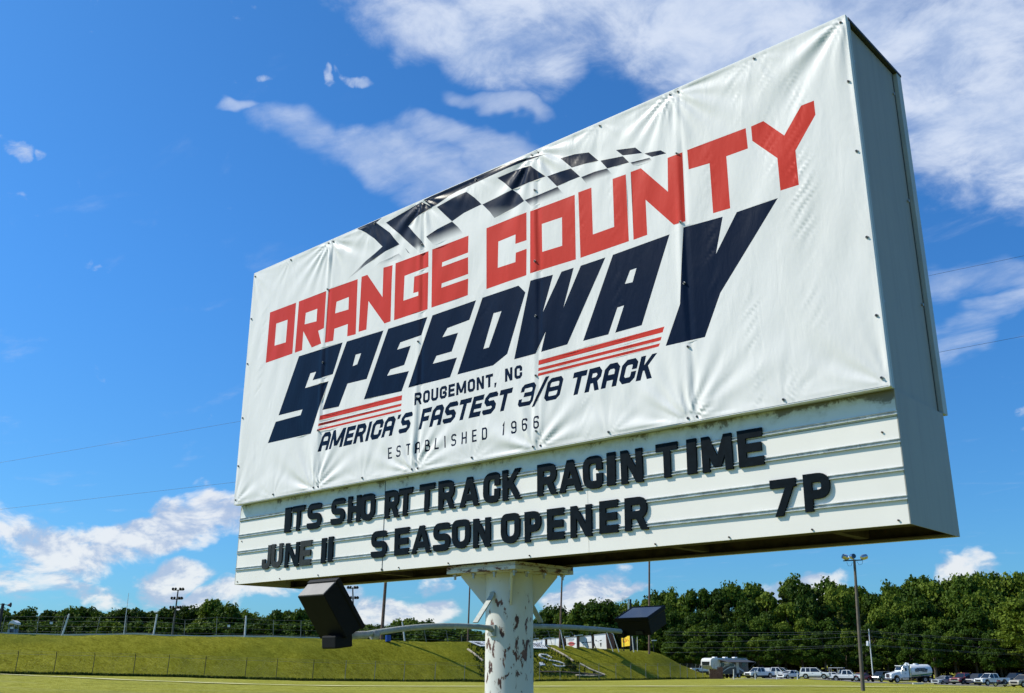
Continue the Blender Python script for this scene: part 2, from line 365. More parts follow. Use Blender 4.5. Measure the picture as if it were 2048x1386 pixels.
# ------------------------------------------------------------------ mesh helpers
class MB:
    def __init__(s): s.v = []; s.f = []; s.mi = []; s.cur = 0
    def add(s, vs, fs):
        o = len(s.v); s.v += [tuple(v) for v in vs]; s.f += [tuple(i + o for i in f) for f in fs]; s.mi += [s.cur] * len(fs); return s
    def box(s, a, b):
        x0, y0, z0 = a; x1, y1, z1 = b
        return s.add([(x0, y0, z0), (x1, y0, z0), (x1, y1, z0), (x0, y1, z0), (x0, y0, z1), (x1, y0, z1), (x1, y1, z1), (x0, y1, z1)],
                     [(0, 3, 2, 1), (4, 5, 6, 7), (0, 1, 5, 4), (1, 2, 6, 5), (2, 3, 7, 6), (3, 0, 4, 7)])
    def obox(s, c, ex, ey, ez):
        """oriented box from centre and three half-extent vectors"""
        c = Vector(c); ex = Vector(ex); ey = Vector(ey); ez = Vector(ez)
        vs = [c + ex * i + ey * j + ez * k for k in (-1, 1) for (i, j) in ((-1, -1), (1, -1), (1, 1), (-1, 1))]
        fs = [(0, 3, 2, 1), (4, 5, 6, 7), (0, 1, 5, 4), (1, 2, 6, 5), (2, 3, 7, 6), (3, 0, 4, 7)]
        if ex.cross(ey).dot(ez) < 0: fs = [f[::-1] for f in fs]
        return s.add(vs, fs)
    def tube(s, pts, r, n=8, caps=True):
        pts = [Vector(p) for p in pts]; rs = r if isinstance(r, (list, tuple)) else [r] * len(pts)
        vs = []; fs = []
        up = None
        for i, p in enumerate(pts):
            d = (pts[min(i + 1, len(pts) - 1)] - pts[max(i - 1, 0)]).normalized()
            if up is None:
                up = Vector((0, 0, 1)) if abs(d.z) < .9 else Vector((1, 0, 0))
            a = d.cross(up).normalized(); b_ = a.cross(d).normalized(); up = b_
            for k in range(n):
                t_ = 2 * pi * k / n
                vs.append(p + (a * cos(t_) + b_ * sin(t_)) * rs[i])
        for i in range(len(pts) - 1):
            for k in range(n):
                q = (k + 1) % n
                fs.append((i * n + k, i * n + q, (i + 1) * n + q, (i + 1) * n + k))
        if caps:
            fs.append(tuple(range(n))[::-1]); fs.append(tuple((len(pts) - 1) * n + k for k in range(n)))
        return s.add(vs, fs)
    def prism(s, poly, axis_a, axis_b, org, ext):
        """closed 2D polygon in (a,b) axes at org, extruded by ext"""
        A = Vector(axis_a); B = Vector(axis_b); O = Vector(org); E = Vector(ext); n = len(poly)
        vs = [O + A * x + B * y for x, y in poly] + [O + A * x + B * y + E for x, y in poly]
        fs = [tuple(range(n))[::-1], tuple(range(n, 2 * n))] + [(i, (i + 1) % n, n + (i + 1) % n, n + i) for i in range(n)]
        return s.add(vs, fs)
    def disc(s, c, r, axis, n=16, th=.02):
        c = Vector(c); a = Vector(axis).normalized()
        return s.tube([c - a * th / 2, c + a * th / 2], r, n)
    def build(s, name, mats, parent=None, smooth=False, bevel=0, loc=None):
        me = bpy.data.meshes.new(name)
        o = bpy.data.objects.new(name, me); col.objects.link(o)
        off = Vector((0, 0, 0))
        if parent is not None:
            o.parent = parent; off = parent_world(parent)
        if loc is not None:
            o.location = Vector(loc) - off; off = Vector(loc)
        me.from_pydata([(Vector(v) - off)[:] for v in s.v], [], s.f)
        for m_ in (mats if isinstance(mats, (list, tuple)) else [mats]): me.materials.append(m_)
        me.polygons.foreach_set('material_index', s.mi)
        if smooth:
            me.polygons.foreach_set('use_smooth', [True] * len(me.polygons))
            me.set_sharp_from_angle(angle=radians(35))
        if bevel:
            bm_ = o.modifiers.new('bevel', 'BEVEL'); bm_.width = bevel; bm_.segments = 2; bm_.limit_method = 'ANGLE'; bm_.angle_limit = radians(40)
        me.update()
        return o
def parent_world(o):
    v = Vector(o.location)
    while o.parent is not None:
        o = o.parent; v = v + Vector(o.location)
    return v
def tag(o, label=None, cat=None, group=None, kind=None):
    if label: o['label'] = label
    if cat: o['category'] = cat
    if group: o['group'] = group
    if kind: o['kind'] = kind
    return o
def thing(name, loc, label, cat, group=None):
    o = bpy.data.objects.new(name, None); col.objects.link(o); o.location = loc; o.empty_display_size = .2
    return tag(o, label, cat, group)
def copy_tree(o, parent=None):
    c = o.copy(); col.objects.link(c); c.parent = parent
    for ch in list(o.children): copy_tree(ch, c)
    return c
# ------------------------------------------------------------------ terrain
K2 = FPX / cp ** 2
def zy(y, d): return CZ - (y - 1328.4) * d / K2
XB = [-1500, 0, 350, 600, 980, 1230, 1340, 1410, 1470, 1540, 1620, 1750, 1960, 2048, 3200]
DB = [112, 124, 130, 136, 156, 171, 182, 192, 190, 186, 186, 190, 176, 166, 150]
YB = [1348, 1349, 1355, 1362, 1364, 1360.5, 1358.5, 1357, 1357, 1357, 1358, 1364.5, 1370, 1373, 1378]
XT = [-1500, 0, 350, 680, 765, 950, 1100, 1240, 1300, 1322, 1360, 1400, 1440, 1450]
YT = [1266, 1268.5, 1271.5, 1277, 1280.5, 1284.5, 1290, 1297, 1301.5, 1308, 1328, 1345, 1357, 1357]
def zbase(x): return zy(np.interp(x, XB, YB), np.interp(x, XB, DB))
def terrain(s, d):
    s = np.asarray(s, float); d = np.asarray(d, float)
    x = 1024 + FPX / cp * s / np.maximum(d, 15)
    Db = np.interp(x, XB, DB); zb = zy(np.interp(x, XB, YB), Db)
    u = np.clip((d - 62) / (Db - 62), 0, 1); z = zb * (u * u * (3 - 2 * u))
    Dt = Db + 14
    zt = zy(np.interp(x, XT, YT), Dt)
    hgt = np.where(x < 1446, np.maximum(zt - zb, 0), 0)
    v = np.clip((d - Db - .8) / 13.2, 0, 1); prof = v * (1.0 + .12 * np.sin(pi * v)) ; prof = np.minimum(prof, 1)
    prof = prof * (1 - .5 * np.exp(-v * 14) )
    prof = np.where(v <= 0, 0, prof)
    fall = np.clip((d - Dt - 7) / 16, 0, 1); fall = fall * fall * (3 - 2 * fall)
    z = z + np.where(d > Db, hgt * (prof - .75 * fall), 0)
    bump_ = .10 * np.sin(s * .31 + d * .17) * np.sin(d * .23 - s * .11) + .05 * np.sin(s * .83 + 1.3) * np.sin(d * .71)
    z = z + bump_ * np.clip((d - 60) / 40, 0, 1) * np.where(d > Db, 1.0, .12)
    return z
def tz(s, d): return float(terrain(s, d))
def onground(x, y, d0=70, d1=260):
    """first hit of the ray through pixel x, y with the ground"""
    prev = None
    for d in np.arange(d0, d1, .5):
        p = P(x, y, d); rel = np.array([p.x, p.y]) - CAM[:2]; s = float(rel @ hr)
        if p.z <= tz(s, d): return W(s, d, tz(s, d)), s, d
    return None
def gp(x, d, dz=0.0):
    """ground point at forward distance d under pixel column x"""
    z = 0
    for _ in range(3):
        s = S_at(x, d, z); z = tz(s, d)
    return W(s, d, z + dz), s, z

xs = np.concatenate([np.arange(-4200, -300, 120), np.arange(-300, 2360, 8), np.arange(2360, 6300, 120)])
dsr = np.concatenate([[15, 20, 30, 40, 50], np.arange(56, 110, 1.2), np.arange(110, 232, .8), np.arange(232, 300, 4), [320, 360, 420, 520, 700, 1000, 1500, 2500]])
A_, D_ = np.meshgrid((xs - 1024) / (FPX / cp), dsr)
S_ = A_ * D_; Z_ = terrain(S_, D_)
X_ = 1024 + FPX / cp * A_
far = D_ > 300
Z_ = np.where(far, np.minimum(Z_, -1), Z_)
pts = np.stack([CAM[0] + hr[0] * S_ + hf[0] * D_, CAM[1] + hr[1] * S_ + hf[1] * D_, Z_], -1).reshape(-1, 3)
nr, nc = S_.shape
idx = np.arange(nr * nc).reshape(nr, nc)
quads = np.stack([idx[:-1, :-1], idx[:-1, 1:], idx[1:, 1:], idx[1:, :-1]], -1).reshape(-1, 4)
me = bpy.data.meshes.new('ground'); me.from_pydata(pts.tolist(), [], quads.tolist()); me.materials.append(MT['ground'])
me.polygons.foreach_set('use_smooth', [True] * len(me.polygons))
ca = me.color_attributes.new('zone', 'FLOAT_COLOR', 'POINT')
Dbg = np.interp(X_, XB, DB)
zone = np.where(X_ < 1450, np.clip((D_ - Dbg + .5) / 1.2, 0, 1), 0).reshape(-1)
cc = np.stack([zone, zone, zone, np.ones_like(zone)], -1).astype(np.float32); ca.data.foreach_set('color', cc.reshape(-1))
ground = bpy.data.objects.new('ground', me); col.objects.link(ground); tag(ground, kind='structure')
g2 = MB(); a = W(-900, -400, -.03); b_ = W(900, -400, -.03); c = W(900, 16, -.03); d = W(-900, 16, -.03)
g2.add([a, b_, c, d], [(0, 1, 2, 3)]); o = g2.build('lawn', MT['field_grass']); tag(o, kind='structure')

def strip(name, centre, width, mat, dz=.03, kind='structure'):
    """ribbon laid over the ground along [(pixel x, forward distance)]"""
    mb = MB(); rows = []
    X0 = centre[0][0]; X1 = centre[-1][0]
    for x in np.arange(X0, X1, 6.0):
        dd = float(np.interp(x, [c_[0] for c_ in centre], [c_[1] for c_ in centre])) + .4 * sin(x * .013)
        w_ = width * (1 + .35 * sin(x * .05) * sin(x * .021))
        rows.append((gp(x, dd - w_ / 2, dz)[0], gp(x, dd + w_ / 2, dz)[0]))
    vs = [p_ for r_ in rows for p_ in r_]
    mb.add(vs, [(2 * i, 2 * i + 2, 2 * i + 3, 2 * i + 1) for i in range(len(rows) - 1)])
    o = mb.build(name, mat, smooth=True)
    return tag(o, kind=kind)
strip('path', [(-800, 140), (0, 118), (200, 104), (350, 97), (650, 87), (1000, 85), (1400, 84), (1640, 84), (1800, 88), (2048, 95), (2700, 110)], 2.6, MT['dry_grass'], .07)
strip('parking_lot', [(1462, 199), (1500, 197), (1620, 197), (1750, 200), (1960, 187), (2048, 178), (2700, 165)], 26, MT['gravel'], .04)

# weeds in the unmown line under the chain link fence, dark to stand in for its base shadow
rng = np.random.default_rng(3)
def weeds(name, spots, h0, h1, mat, per=1):
    mb = MB()
    for p_ in spots:
        a_ = rng.uniform(0, 2 * pi); h = rng.uniform(h0, h1); w_ = h * .35
        dx, dy = cos(a_) * w_, sin(a_) * w_
        lx, ly = rng.normal(0, .25 * h, 2)
        mb.add([(p_.x - dx, p_.y - dy, p_.z - .03), (p_.x + dx, p_.y + dy, p_.z - .03), (p_.x + lx + dx * .3, p_.y + ly + dy * .3, p_.z + h)], [(0, 1, 2)])
    o = mb.build(name, mat); return tag(o, kind='stuff')
sp_ = []
for _ in range(14000):
    x = rng.uniform(-200, 1450); dd = float(np.interp(x, XB, DB))
    sp_.append(gp(x, dd + rng.normal(0, .22))[0])
weeds('weeds', sp_, .12, .42, MT['tall_weeds'])
# rough uncut patch on the bank round the painted letters
sp_ = []
for _ in range(5200):
    u_, v_ = rng.random(2)
    y = 1290 + 66 * v_; xa = 936 + v_ * 26; xb = 1092 + (y - 1292) * 1.85
    x = xa + (xb - xa) * u_
    hit = onground(x, y, 140, 200) if rng.random() < .34 else None
    if hit: sp_.append(hit[0])
weeds('weeds', sp_, .15, .5, MT['tall_weeds'])

# ------------------------------------------------------------------ the marquee sign
Wd = 7.985; HB = .93; HT = 3.93; DP = 1.13; G = .0923
root = thing('marquee_sign', (3.95, .57, 0), 'large white marquee sign with a printed speedway banner on one thick rust-flecked post', 'sign')
def sg(x, y, z): return (x, y, z + SIGNZ)
def sbox(name, a, b, mat, parent=root, **kw):
    return MB().box(sg(*a), sg(*b)).build(name, mat, parent, **kw)
# upper cabinet: core, front and back retainer frames, cap
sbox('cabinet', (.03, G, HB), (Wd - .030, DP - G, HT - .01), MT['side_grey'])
for y0, y1, nm in ((.012, G, 'front_frame'), (DP - G, DP, 'back_frame')):
    mb = MB()
    mb.box(sg(0, y0, HB), sg(.07, y1, HT)); mb.box(sg(Wd - .07, y0, HB), sg(Wd, y1, HT))
    mb.box(sg(.0702, y0, HT - .07), sg(Wd - .0702, y1, HT)); mb.box(sg(.0702, y0, HB), sg(Wd - .0702, y1, HB + .07))
    mb.build(nm, MT['rim_grey'], root, bevel=.004)
mb = MB().box(sg(Wd - .0285, G + .028, HB + .004), sg(Wd - .0265, G + .034, HT - .02)); mb.box(sg(Wd - .0285, DP - G - .04, HB + .004), sg(Wd - .0265, DP - G - .028, HT - .02))
mb.build('panel_joint', MT['rim_dark'], root)
sbox('cap', (-.004, .06, HT + .0005), (Wd + .004, DP + .004, HT + .022), MT['rim_dark'])
side_pos = []; screw_pos = []
for y_, zs in ((G - .05, ()), (G + .05, (3.6, 2.6, 1.6)), (DP - G - .07, (3.7, 2.7, 1.8))):
    for z_ in zs: side_pos.append(sg(Wd - .024, y_, z_))
# lower (letter) cabinet
CB = DP - G
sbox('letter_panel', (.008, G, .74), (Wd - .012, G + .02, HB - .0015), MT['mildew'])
xs_seam = (2.645, 5.283)
xe = [.008, *xs_seam, Wd - .012]
zr = [(.002, .161), (.175, .360), (.385, .552), (.578, .749)]
for i in range(3):
    for z0, z1 in ((.002, .735),):
        sbox('letter_panel', (xe[i] + .0015, G + .0006 * i, z0), (xe[i + 1] - .0015, G + .02, z1), MT['panel_white'])
for z in (.763, .567, .374, .178):
    mb = MB()
    mb.box(sg(.002, G - .012, z + .008), sg(Wd - .006, G - .0005, z + .013)); mb.box(sg(.002, G - .016, z - .016), sg(Wd - .006, G - .0005, z - .010))
    mb.box(sg(.002, G - .004, z - .0098), sg(Wd - .006, G - .0005, z + .0078))
    mb.build('letter_rail', MT['rail'], root)
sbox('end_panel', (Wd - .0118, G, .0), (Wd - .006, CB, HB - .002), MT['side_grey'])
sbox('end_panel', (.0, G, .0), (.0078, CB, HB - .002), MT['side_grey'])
sbox('back_panel', (.0082, CB - .02, .0), (Wd - .0122, CB, HB - .002), MT['panel_white'])
sbox('soffit', (.0082, G + .0205, .10), (Wd - .0122, CB - .0205, .12), MT['soffit'])
for y0, y1 in ((G + .022, G + .16), (CB - .16, CB - .022)):
    mb = MB().box(sg(.02, y0, .004), sg(Wd - .02, y1, .012)); mb.box(sg(.02, (y0 + y1) / 2 - .006, .0125), sg(Wd - .02, (y0 + y1) / 2 + .006, .0995)); mb.box(sg(.0182, y0, .004), sg(.0198, y1, .09))
    mb.build('beam', MT['beam'], root)
for x_ in (.9, 2.2, 5.9, 7.3):
    sbox('crossbar', (x_, G + .165, .02), (x_ + .07, CB - .165, .09), MT['beam'])
for x_ in (4.623, 5.95, 6.615, 7.282, 3.6, 2.9, 1.6, .9): screw_pos.append(sg(x_, G - .004, .022))
for x_, z_ in ((7.86, .64), (7.9, .03), (.06, .03), (.08, .5)): screw_pos.append(sg(x_, G - .004, z_))
mb = MB()
for x_ in xs_seam[:1]:
    mb.box(sg(x_ - .003, G - .003, .002), sg(x_ + .003, G - .0008, .92)); mb.disc(sg(x_, G - .004, .018), .012, (0, 1, 0), 8, .01)
mb.build('seam_strip', MT['rim_dark'], root)
# post with plate and gussets
PX, PY = 3.95, .57
mb = MB().tube([(PX, PY, -.3), (PX, PY, SIGNZ - .075)], .226, 40); mb.build('post', MT['flaking'], root, smooth=True)
c45 = math.sqrt(.5)
mb = MB().box(sg(PX - .44, PY - .41, -.036), sg(PX + .44, PY + .43, -.002)); mb.build('top_plate', MT['rusty'], root, bevel=.003)
mb = MB().box(sg(PX - .43, PY - .42, -.074), sg(PX + .45, PY + .42, -.0365)); mb.build('base_plate', MT['rusty'], root, bevel=.003)
for dx, dy in ((-c45, -c45), (c45, -c45), (c45, c45), (-c45, c45)):
    nx, ny = -dy * .009, dx * .009
    poly = [(.222, -.0745), (.46, -.0745), (.46, -.10), (.228, -.37), (.222, -.37)]
    mb = MB().prism(poly, (dx, dy, 0), (0, 0, 1), sg(PX - nx, PY - ny, 0), (2 * nx, 2 * ny, 0)); mb.build('gusset', MT['flaking'], root)
for dx, dy in ((-1, -.93), (-.35, -.93), (.35, -.93), (1, -.93), (.97, .93), (-.9, .93), (.97, .2), (.97, -.45)):
    x_, y_ = PX + dx * .38, PY + dy * .38
    mb = MB().tube([sg(x_, y_, -.0745), sg(x_, y_, -.095)], .024, 6); mb.tube([sg(x_, y_, -.0952), sg(x_, y_, -.125)], .012, 8); mb.build('bolt', MT['bolt'], root)
# lamp arms
def arm(sgn, zs, ze):
    pts_ = []
    L_ = 1.78
    for k in range(13):
        u = k / 12; r_ = .16 + (L_ - .16) * u
        z_ = zs + (ze - zs) * u + .045 * sin(pi * u) * (1 if sgn < 0 else .3)
        pts_.append(sg(PX, PY + sgn * r_, z_))
    if sgn < 0: pts_[0] = sg(PX, PY + sgn * .16, zs - .03)
    mb = MB().tube(pts_, [.034] + [.024] * 12, 12); mb.build('lamp_arm', MT['arm_paint'], root, smooth=True)
    mb = MB().obox(sg(PX, PY + sgn * .235, zs - .02), (.040, 0, 0), (0, .012, 0), (0, 0, .05)); mb.build('arm_bracket', MT['arm_paint'], root)
    # brace strap from the post down to the arm
    a_ = Vector(sg(PX + .0, PY + sgn * .235, zs + .30)); b2 = Vector(sg(PX, PY + sgn * .46, zs + .045))
    d_ = (b2 - a_); n_ = d_.normalized().cross(Vector((1, 0, 0)))
    mb = MB().obox((a_ + b2) / 2, (.030, 0, 0), d_ / 2, n_ * .006)
    mb.disc(a_, .032, (0, 1, 0), 10, .02)
    mb.build('brace', MT['arm_paint'], root)
arm(-1, -.575, -.665); arm(1, -.545, -.555)
# floodlights
def flood(corner, ex, el, ed, nm):
    """corner = back corner of the housing, ex width, el length, ed towards the glass"""
    c0 = Vector(corner); ex, el, ed = Vector(ex), Vector(el), Vector(ed)
    h = MB(); t_ = .10
    # housing: tapered towards the back, rim at the front
    cx = c0 + ex / 2 + el / 2
    def ring(f, d_):
        return [cx + ed * d_ + ex * (i * f / 2) + el * (j * f / 2) for i, j in ((-1, -1), (1, -1), (1, 1), (-1, 1))]
    r0, r1, r2, r3 = ring(.93, 0), ring(1.0, .78), ring(1.06, .80), ring(1.06, 1.0)
    vs = r0 + r1 + r2 + r3
    fs = [(0, 1, 2, 3)] + [(4 * k + i, 4 * k + 4 + i, 4 * k + 4 + (i + 1) % 4, 4 * k + (i + 1) % 4) for k in range(3) for i in range(4)]
    r4 = ring(.94, 1.0); r5 = ring(.94, .9); vs += r4 + r5
    fs += [(12 + i, 16 + i, 16 + (i + 1) % 4, 12 + (i + 1) % 4) for i in range(4)] + [(16 + i, 20 + i, 20 + (i + 1) % 4, 16 + (i + 1) % 4) for i in range(4)] + [(23, 22, 21, 20)]
    h.add(vs, fs)
    lamp = h.build('floodlight', MT['lamp_bronze'], root, bevel=.022)
    g_ = ring(.93, .975)
    MB().add(g_, [(0, 1, 2, 3)]).add(ring(.93, .96), [(3, 2, 1, 0)]).build('glass', MT['lamp_lens'], lamp)
    a0_, a1_, b1_, b0_ = ring(.90, .03)[0], ring(.90, .03)[1], ring(.965, .74)[1], ring(.965, .74)[0]
    return lamp, [q - el.normalized() * .012 for q in (a0_, a1_, b1_, b0_)]
def onplaneX(x, y, X):
    d_ = CAMR.T @ np.array([(x - 1024) / FPX, (y - 693) / FPX, 1.0]); k = (X - CAM[0]) / d_[0]; return Vector(CAM + d_ * k)
XA = PX + .12
A0 = onplaneX(647, 1186, XA)
el1 = Vector((0, .272, -.345)); ed1 = Vector((0, .150, .118))
fl, topq = flood(A0 - Vector((.36, 0, 0)), (.36, 0, 0), el1, ed1, 'a')
# paler top of the left lamp: its upper end plate
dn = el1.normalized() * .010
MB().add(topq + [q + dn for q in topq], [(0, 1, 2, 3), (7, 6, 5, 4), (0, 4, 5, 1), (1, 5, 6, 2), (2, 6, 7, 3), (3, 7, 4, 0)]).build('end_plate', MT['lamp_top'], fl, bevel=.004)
e_ = Vector(sg(PX, PY - 1.78, -.665))
kn = A0 + Vector((-.14, 0, 0)) + el1 * .97 + ed1 * .10
MB().obox(kn + Vector((0, -.01, -.03)), (.09, 0, 0), (0, .085, .01), (0, -.005, .05)).build('knuckle', MT['lamp_bronze'], fl, bevel=.012)
MB().tube([e_ + Vector((0, .05, 0)), e_, kn], .030, 12).tube([e_ + Vector((0, .10, 0)), e_ + Vector((0, .16, 0))], .036, 12).build('mount', MT['galv'], root, smooth=True)
# right lamp: glass tilted up and back towards the sign
B0 = onplaneX(1232, 1240, PX - .20)
el2 = Vector((0, .33, .135)); ed2 = Vector((0, -.075, .19))
c_ = B0 - ed2 * .9
fl2, _tq = flood(c_, (.42, 0, 0), el2, ed2, 'b')
MB().obox(c_ + Vector((.03, 0, 0)) + el2 * .06 + ed2 * .10, (.05, 0, 0), el2 * .14, ed2 * .16).build('knuckle', MT['lamp_bronze'], fl2, bevel=.01)
MB().obox(c_ + Vector((.27, 0, 0)) - el2.normalized() * .001 + ed2 * .18, (.045, 0, 0), el2.normalized() * .004, ed2.normalized() * .018).build('name_plate', MT['weathered_plastic'], fl2)
# ------------------------------------------------------------------ lettering
def fillet(pts, r, n):
    """round the interior corners of an open path"""
    if r <= 0: return pts
    out_ = [pts[0]]
    for i in range(1, len(pts) - 1):
        a, b_, c_ = map(np.array, (pts[i - 1], pts[i], pts[i + 1]))
        la = np.linalg.norm(a - b_); lc = np.linalg.norm(c_ - b_); q = min(r, la * .499, lc * .499)
        p0 = b_ + (a - b_) / la * q; p1 = b_ + (c_ - b_) / lc * q
        for k in range(n + 1):
            t_ = k / n
            out_.append(tuple((1 - t_) ** 2 * p0 + 2 * t_ * (1 - t_) * b_ + t_ ** 2 * p1) if n > 1 else tuple(p0 if k == 0 else p1))
    out_.append(pts[-1]); return out_
def stroke(pts, t_, closed=False, square=(1, 1)):
    """thick path -> one outline as convex quads"""
    p = [np.array(q, float) for q in pts]
    if not closed:
        if square[0]: p[0] = p[0] + (p[0] - p[1]) / (np.linalg.norm(p[0] - p[1]) + 1e-9) * t_ / 2
        if square[1]: p[-1] = p[-1] + (p[-1] - p[-2]) / (np.linalg.norm(p[-1] - p[-2]) + 1e-9) * t_ / 2
    n = len(p); L_ = []; R_ = []
    for i in range(n):
        if closed: a, c_ = p[i - 1], p[(i + 1) % n]
        else: a, c_ = p[max(i - 1, 0)], p[min(i + 1, n - 1)]
        d0 = p[i] - a; d1 = c_ - p[i]
        if np.linalg.norm(d0) < 1e-9: d0 = d1
        if np.linalg.norm(d1) < 1e-9: d1 = d0
        d0 = d0 / np.linalg.norm(d0); d1 = d1 / np.linalg.norm(d1)
        n0 = np.array([-d0[1], d0[0]]); n1 = np.array([-d1[1], d1[0]]); m_ = n0 + n1; m_ = m_ / (m_ @ m_) * 2 if m_ @ m_ > .05 else n0
        L_.append(p[i] + m_ * t_ / 2); R_.append(p[i] - m_ * t_ / 2)
    rng_ = range(n) if closed else range(n - 1)
    return [[tuple(L_[i]), tuple(L_[(i + 1) % n]), tuple(R_[(i + 1) % n]), tuple(R_[i])] for i in rng_]
def glyph(ch, w, h, t_, r, n):
    """list of convex polygons; strokes inset so the glyph fills w x h"""
    i = t_ / 2; X = lambda u: i + u * (w - t_); Y = lambda v: i + v * (h - t_)
    def S(path, rad=r, sq=(1, 1)): return stroke(fillet([(X(a), Y(b_)) for a, b_ in path], rad, n), t_, False, sq)
    def V(x0, x1, y0=0., y1=1., tw=None):       # slanted bar with level ends
        tw = tw or t_ * 1.03
        return [[(x0 * (w - tw), y0 * h), (x0 * (w - tw) + tw, y0 * h), (x1 * (w - tw) + tw, y1 * h), (x1 * (w - tw), y1 * h)]]
    loop = lambda: S([(.5, 1), (1, 1), (1, 0), (0, 0), (0, 1), (.5, 1)], r, (0, 0))
    B = 0.45
    if ch in '0OQD' and ch != 'D': return loop()
    if ch == 'D': return S([(0, .5), (0, 1), (1, 1), (1, 0), (0, 0), (0, .5)], r, (0, 0)) + S([(0, 0), (0, 1)], 0)
    if ch == 'I' or ch == '1' and w < t_ * 1.6: return [[(0, 0), (w, 0), (w, h), (0, h)]]
    if ch == '1': return S([(.0, .82), (.5, 1), (.5, 0)], 0, (0, 1))
    if ch == 'T': return S([(0, 1), (1, 1)], 0) + S([(.5, 0), (.5, 1)], 0)
    if ch == 'L': return S([(0, 1), (0, 0), (1, 0)], 0)
    if ch == 'E': return S([(1, 1), (0, 1), (0, 0), (1, 0)], 0) + S([(0, .5), (.9, .5)], 0)
    if ch == 'F': return S([(1, 1), (0, 1), (0, 0)], 0) + S([(0, .47), (.85, .47)], 0)
    if ch == 'H': return S([(0, 0), (0, 1)], 0) + S([(1, 0), (1, 1)], 0) + S([(0, .5), (1, .5)], 0)
    if ch == 'S': return S([(1, .84), (1, 1), (0, 1), (0, .5), (1, .5), (1, 0), (0, 0), (0, .16)], r, (0, 0))
    if ch == 'C': return S([(1, .72), (1, 1), (0, 1), (0, 0), (1, 0), (1, .28)], r)
    if ch == 'G': return S([(1, .76), (1, 1), (0, 1), (0, 0), (1, 0), (1, .46), (.6, .46)], r)
    if ch == 'U': return S([(0, 1), (0, 0), (1, 0), (1, 1)], r)
    if ch == 'J': return S([(1, 1), (1, 0), (0, 0), (0, .25)], r)
    if ch == 'P': return S([(0, 0), (0, 1)], 0) + S([(0, 1), (1, 1), (1, .42), (0, .42)], r, (0, 0))
    if ch == 'R': return S([(0, 0), (0, 1)], 0) + S([(0, 1), (.94, 1), (.94, B), (0, B)], r, (0, 0)) + V(1, .55, 0, .5)
    if ch == 'B': return S([(0, 0), (0, 1)], 0) + S([(0, 1), (.9, 1), (.9, .5), (0, .5)], r, (0, 0)) + S([(0, .5), (1, .5), (1, 0), (0, 0)], r, (0, 0))
    if ch == 'A' and r > 0 and n == 1: return S([(0, 0), (0, 1), (1, 1), (1, 0)], r) + S([(0, .38), (1, .38)], 0)
    if ch == 'A': return V(0, .5) + V(1, .5) + [[(w * .2, h * .20), (w * .8, h * .20), (w * .68, h * .42), (w * .32, h * .42)]]
    if ch == 'K': return S([(0, 0), (0, 1)], 0) + V(.12, 1, .38, 1) + V(1, .30, 0, .62)
    if ch == 'N': return S([(0, 0), (0, 1)], 0) + S([(1, 0), (1, 1)], 0) + V(1, 0)
    if ch == 'M': return S([(0, 0), (0, 1)], 0) + S([(1, 0), (1, 1)], 0) + V(.5, 0, .12, 1) + V(.5, 1, .12, 1)
    if ch == 'W': return V(.25, 0) + V(.25, .5) + V(.75, .5) + V(.75, 1)
    if ch == '7': return S([(0, 1), (1, 1)], 0) + V(.16, 1, 0, .95)
    if ch == '9': return S([(0, .12), (0, 0), (1, 0), (1, 1), (0, 1), (0, .45), (1, .45)], r, (1, 0))
    if ch == '6': return S([(1, .88), (1, 1), (0, 1), (0, 0), (1, 0), (1, .55), (0, .55)], r, (1, 0))
    if ch == '8': return loop() + S([(0, .5), (1, .5)], 0)
    if ch == '3': return S([(0, .82), (0, 1), (1, 1), (1, .52), (.35, .52)], r) + S([(1, .5), (1, 0), (0, 0), (0, .18)], r)
    if ch == '/': return V(-.35, 1.35, -.12, 1.12)
    if ch == ',': return [[(0, -.12 * h), (t_ * .5, -.12 * h), (t_ * .95, t_), (0, t_)]]
    if ch == "'": return [[(0, .78 * h), (t_ * .7, .78 * h), (t_, h), (0, h)]]
    return []
NARROW = {'I': .34, '1': .6, ',': .34, "'": .3, ' ': .45, '/': .55, 'M': 1.35, 'W': 1.5, 'L': .85, 'E': .88, 'F': .85, 'T': .95}
def text_polys(s_, u0, v0, u1, h, t_, slant=0., r=.02, n=1, gap=.2, dv=0.):
    """set s_ on a baseline from u0 to u1 starting at height v0"""
    unit = sum(NARROW.get(c, 1) for c in s_) + gap * (len(s_) - 1)
    cw = (u1 - u0) / unit; u = u0; out_ = []
    for c in s_:
        w = cw * NARROW.get(c, 1)
        if c == 'I': w = t_; u += (cw * NARROW['I'] - t_) / 2
        for poly in glyph(c, w, h, t_, r, n):
            out_.append([(u + x + y * slant, v0 + y + dv * (u - u0) / (u1 - u0)) for x, y in poly])
        u += (w if c != 'I' else t_ + (cw * NARROW['I'] - t_) / 2) + cw * gap
    return out_

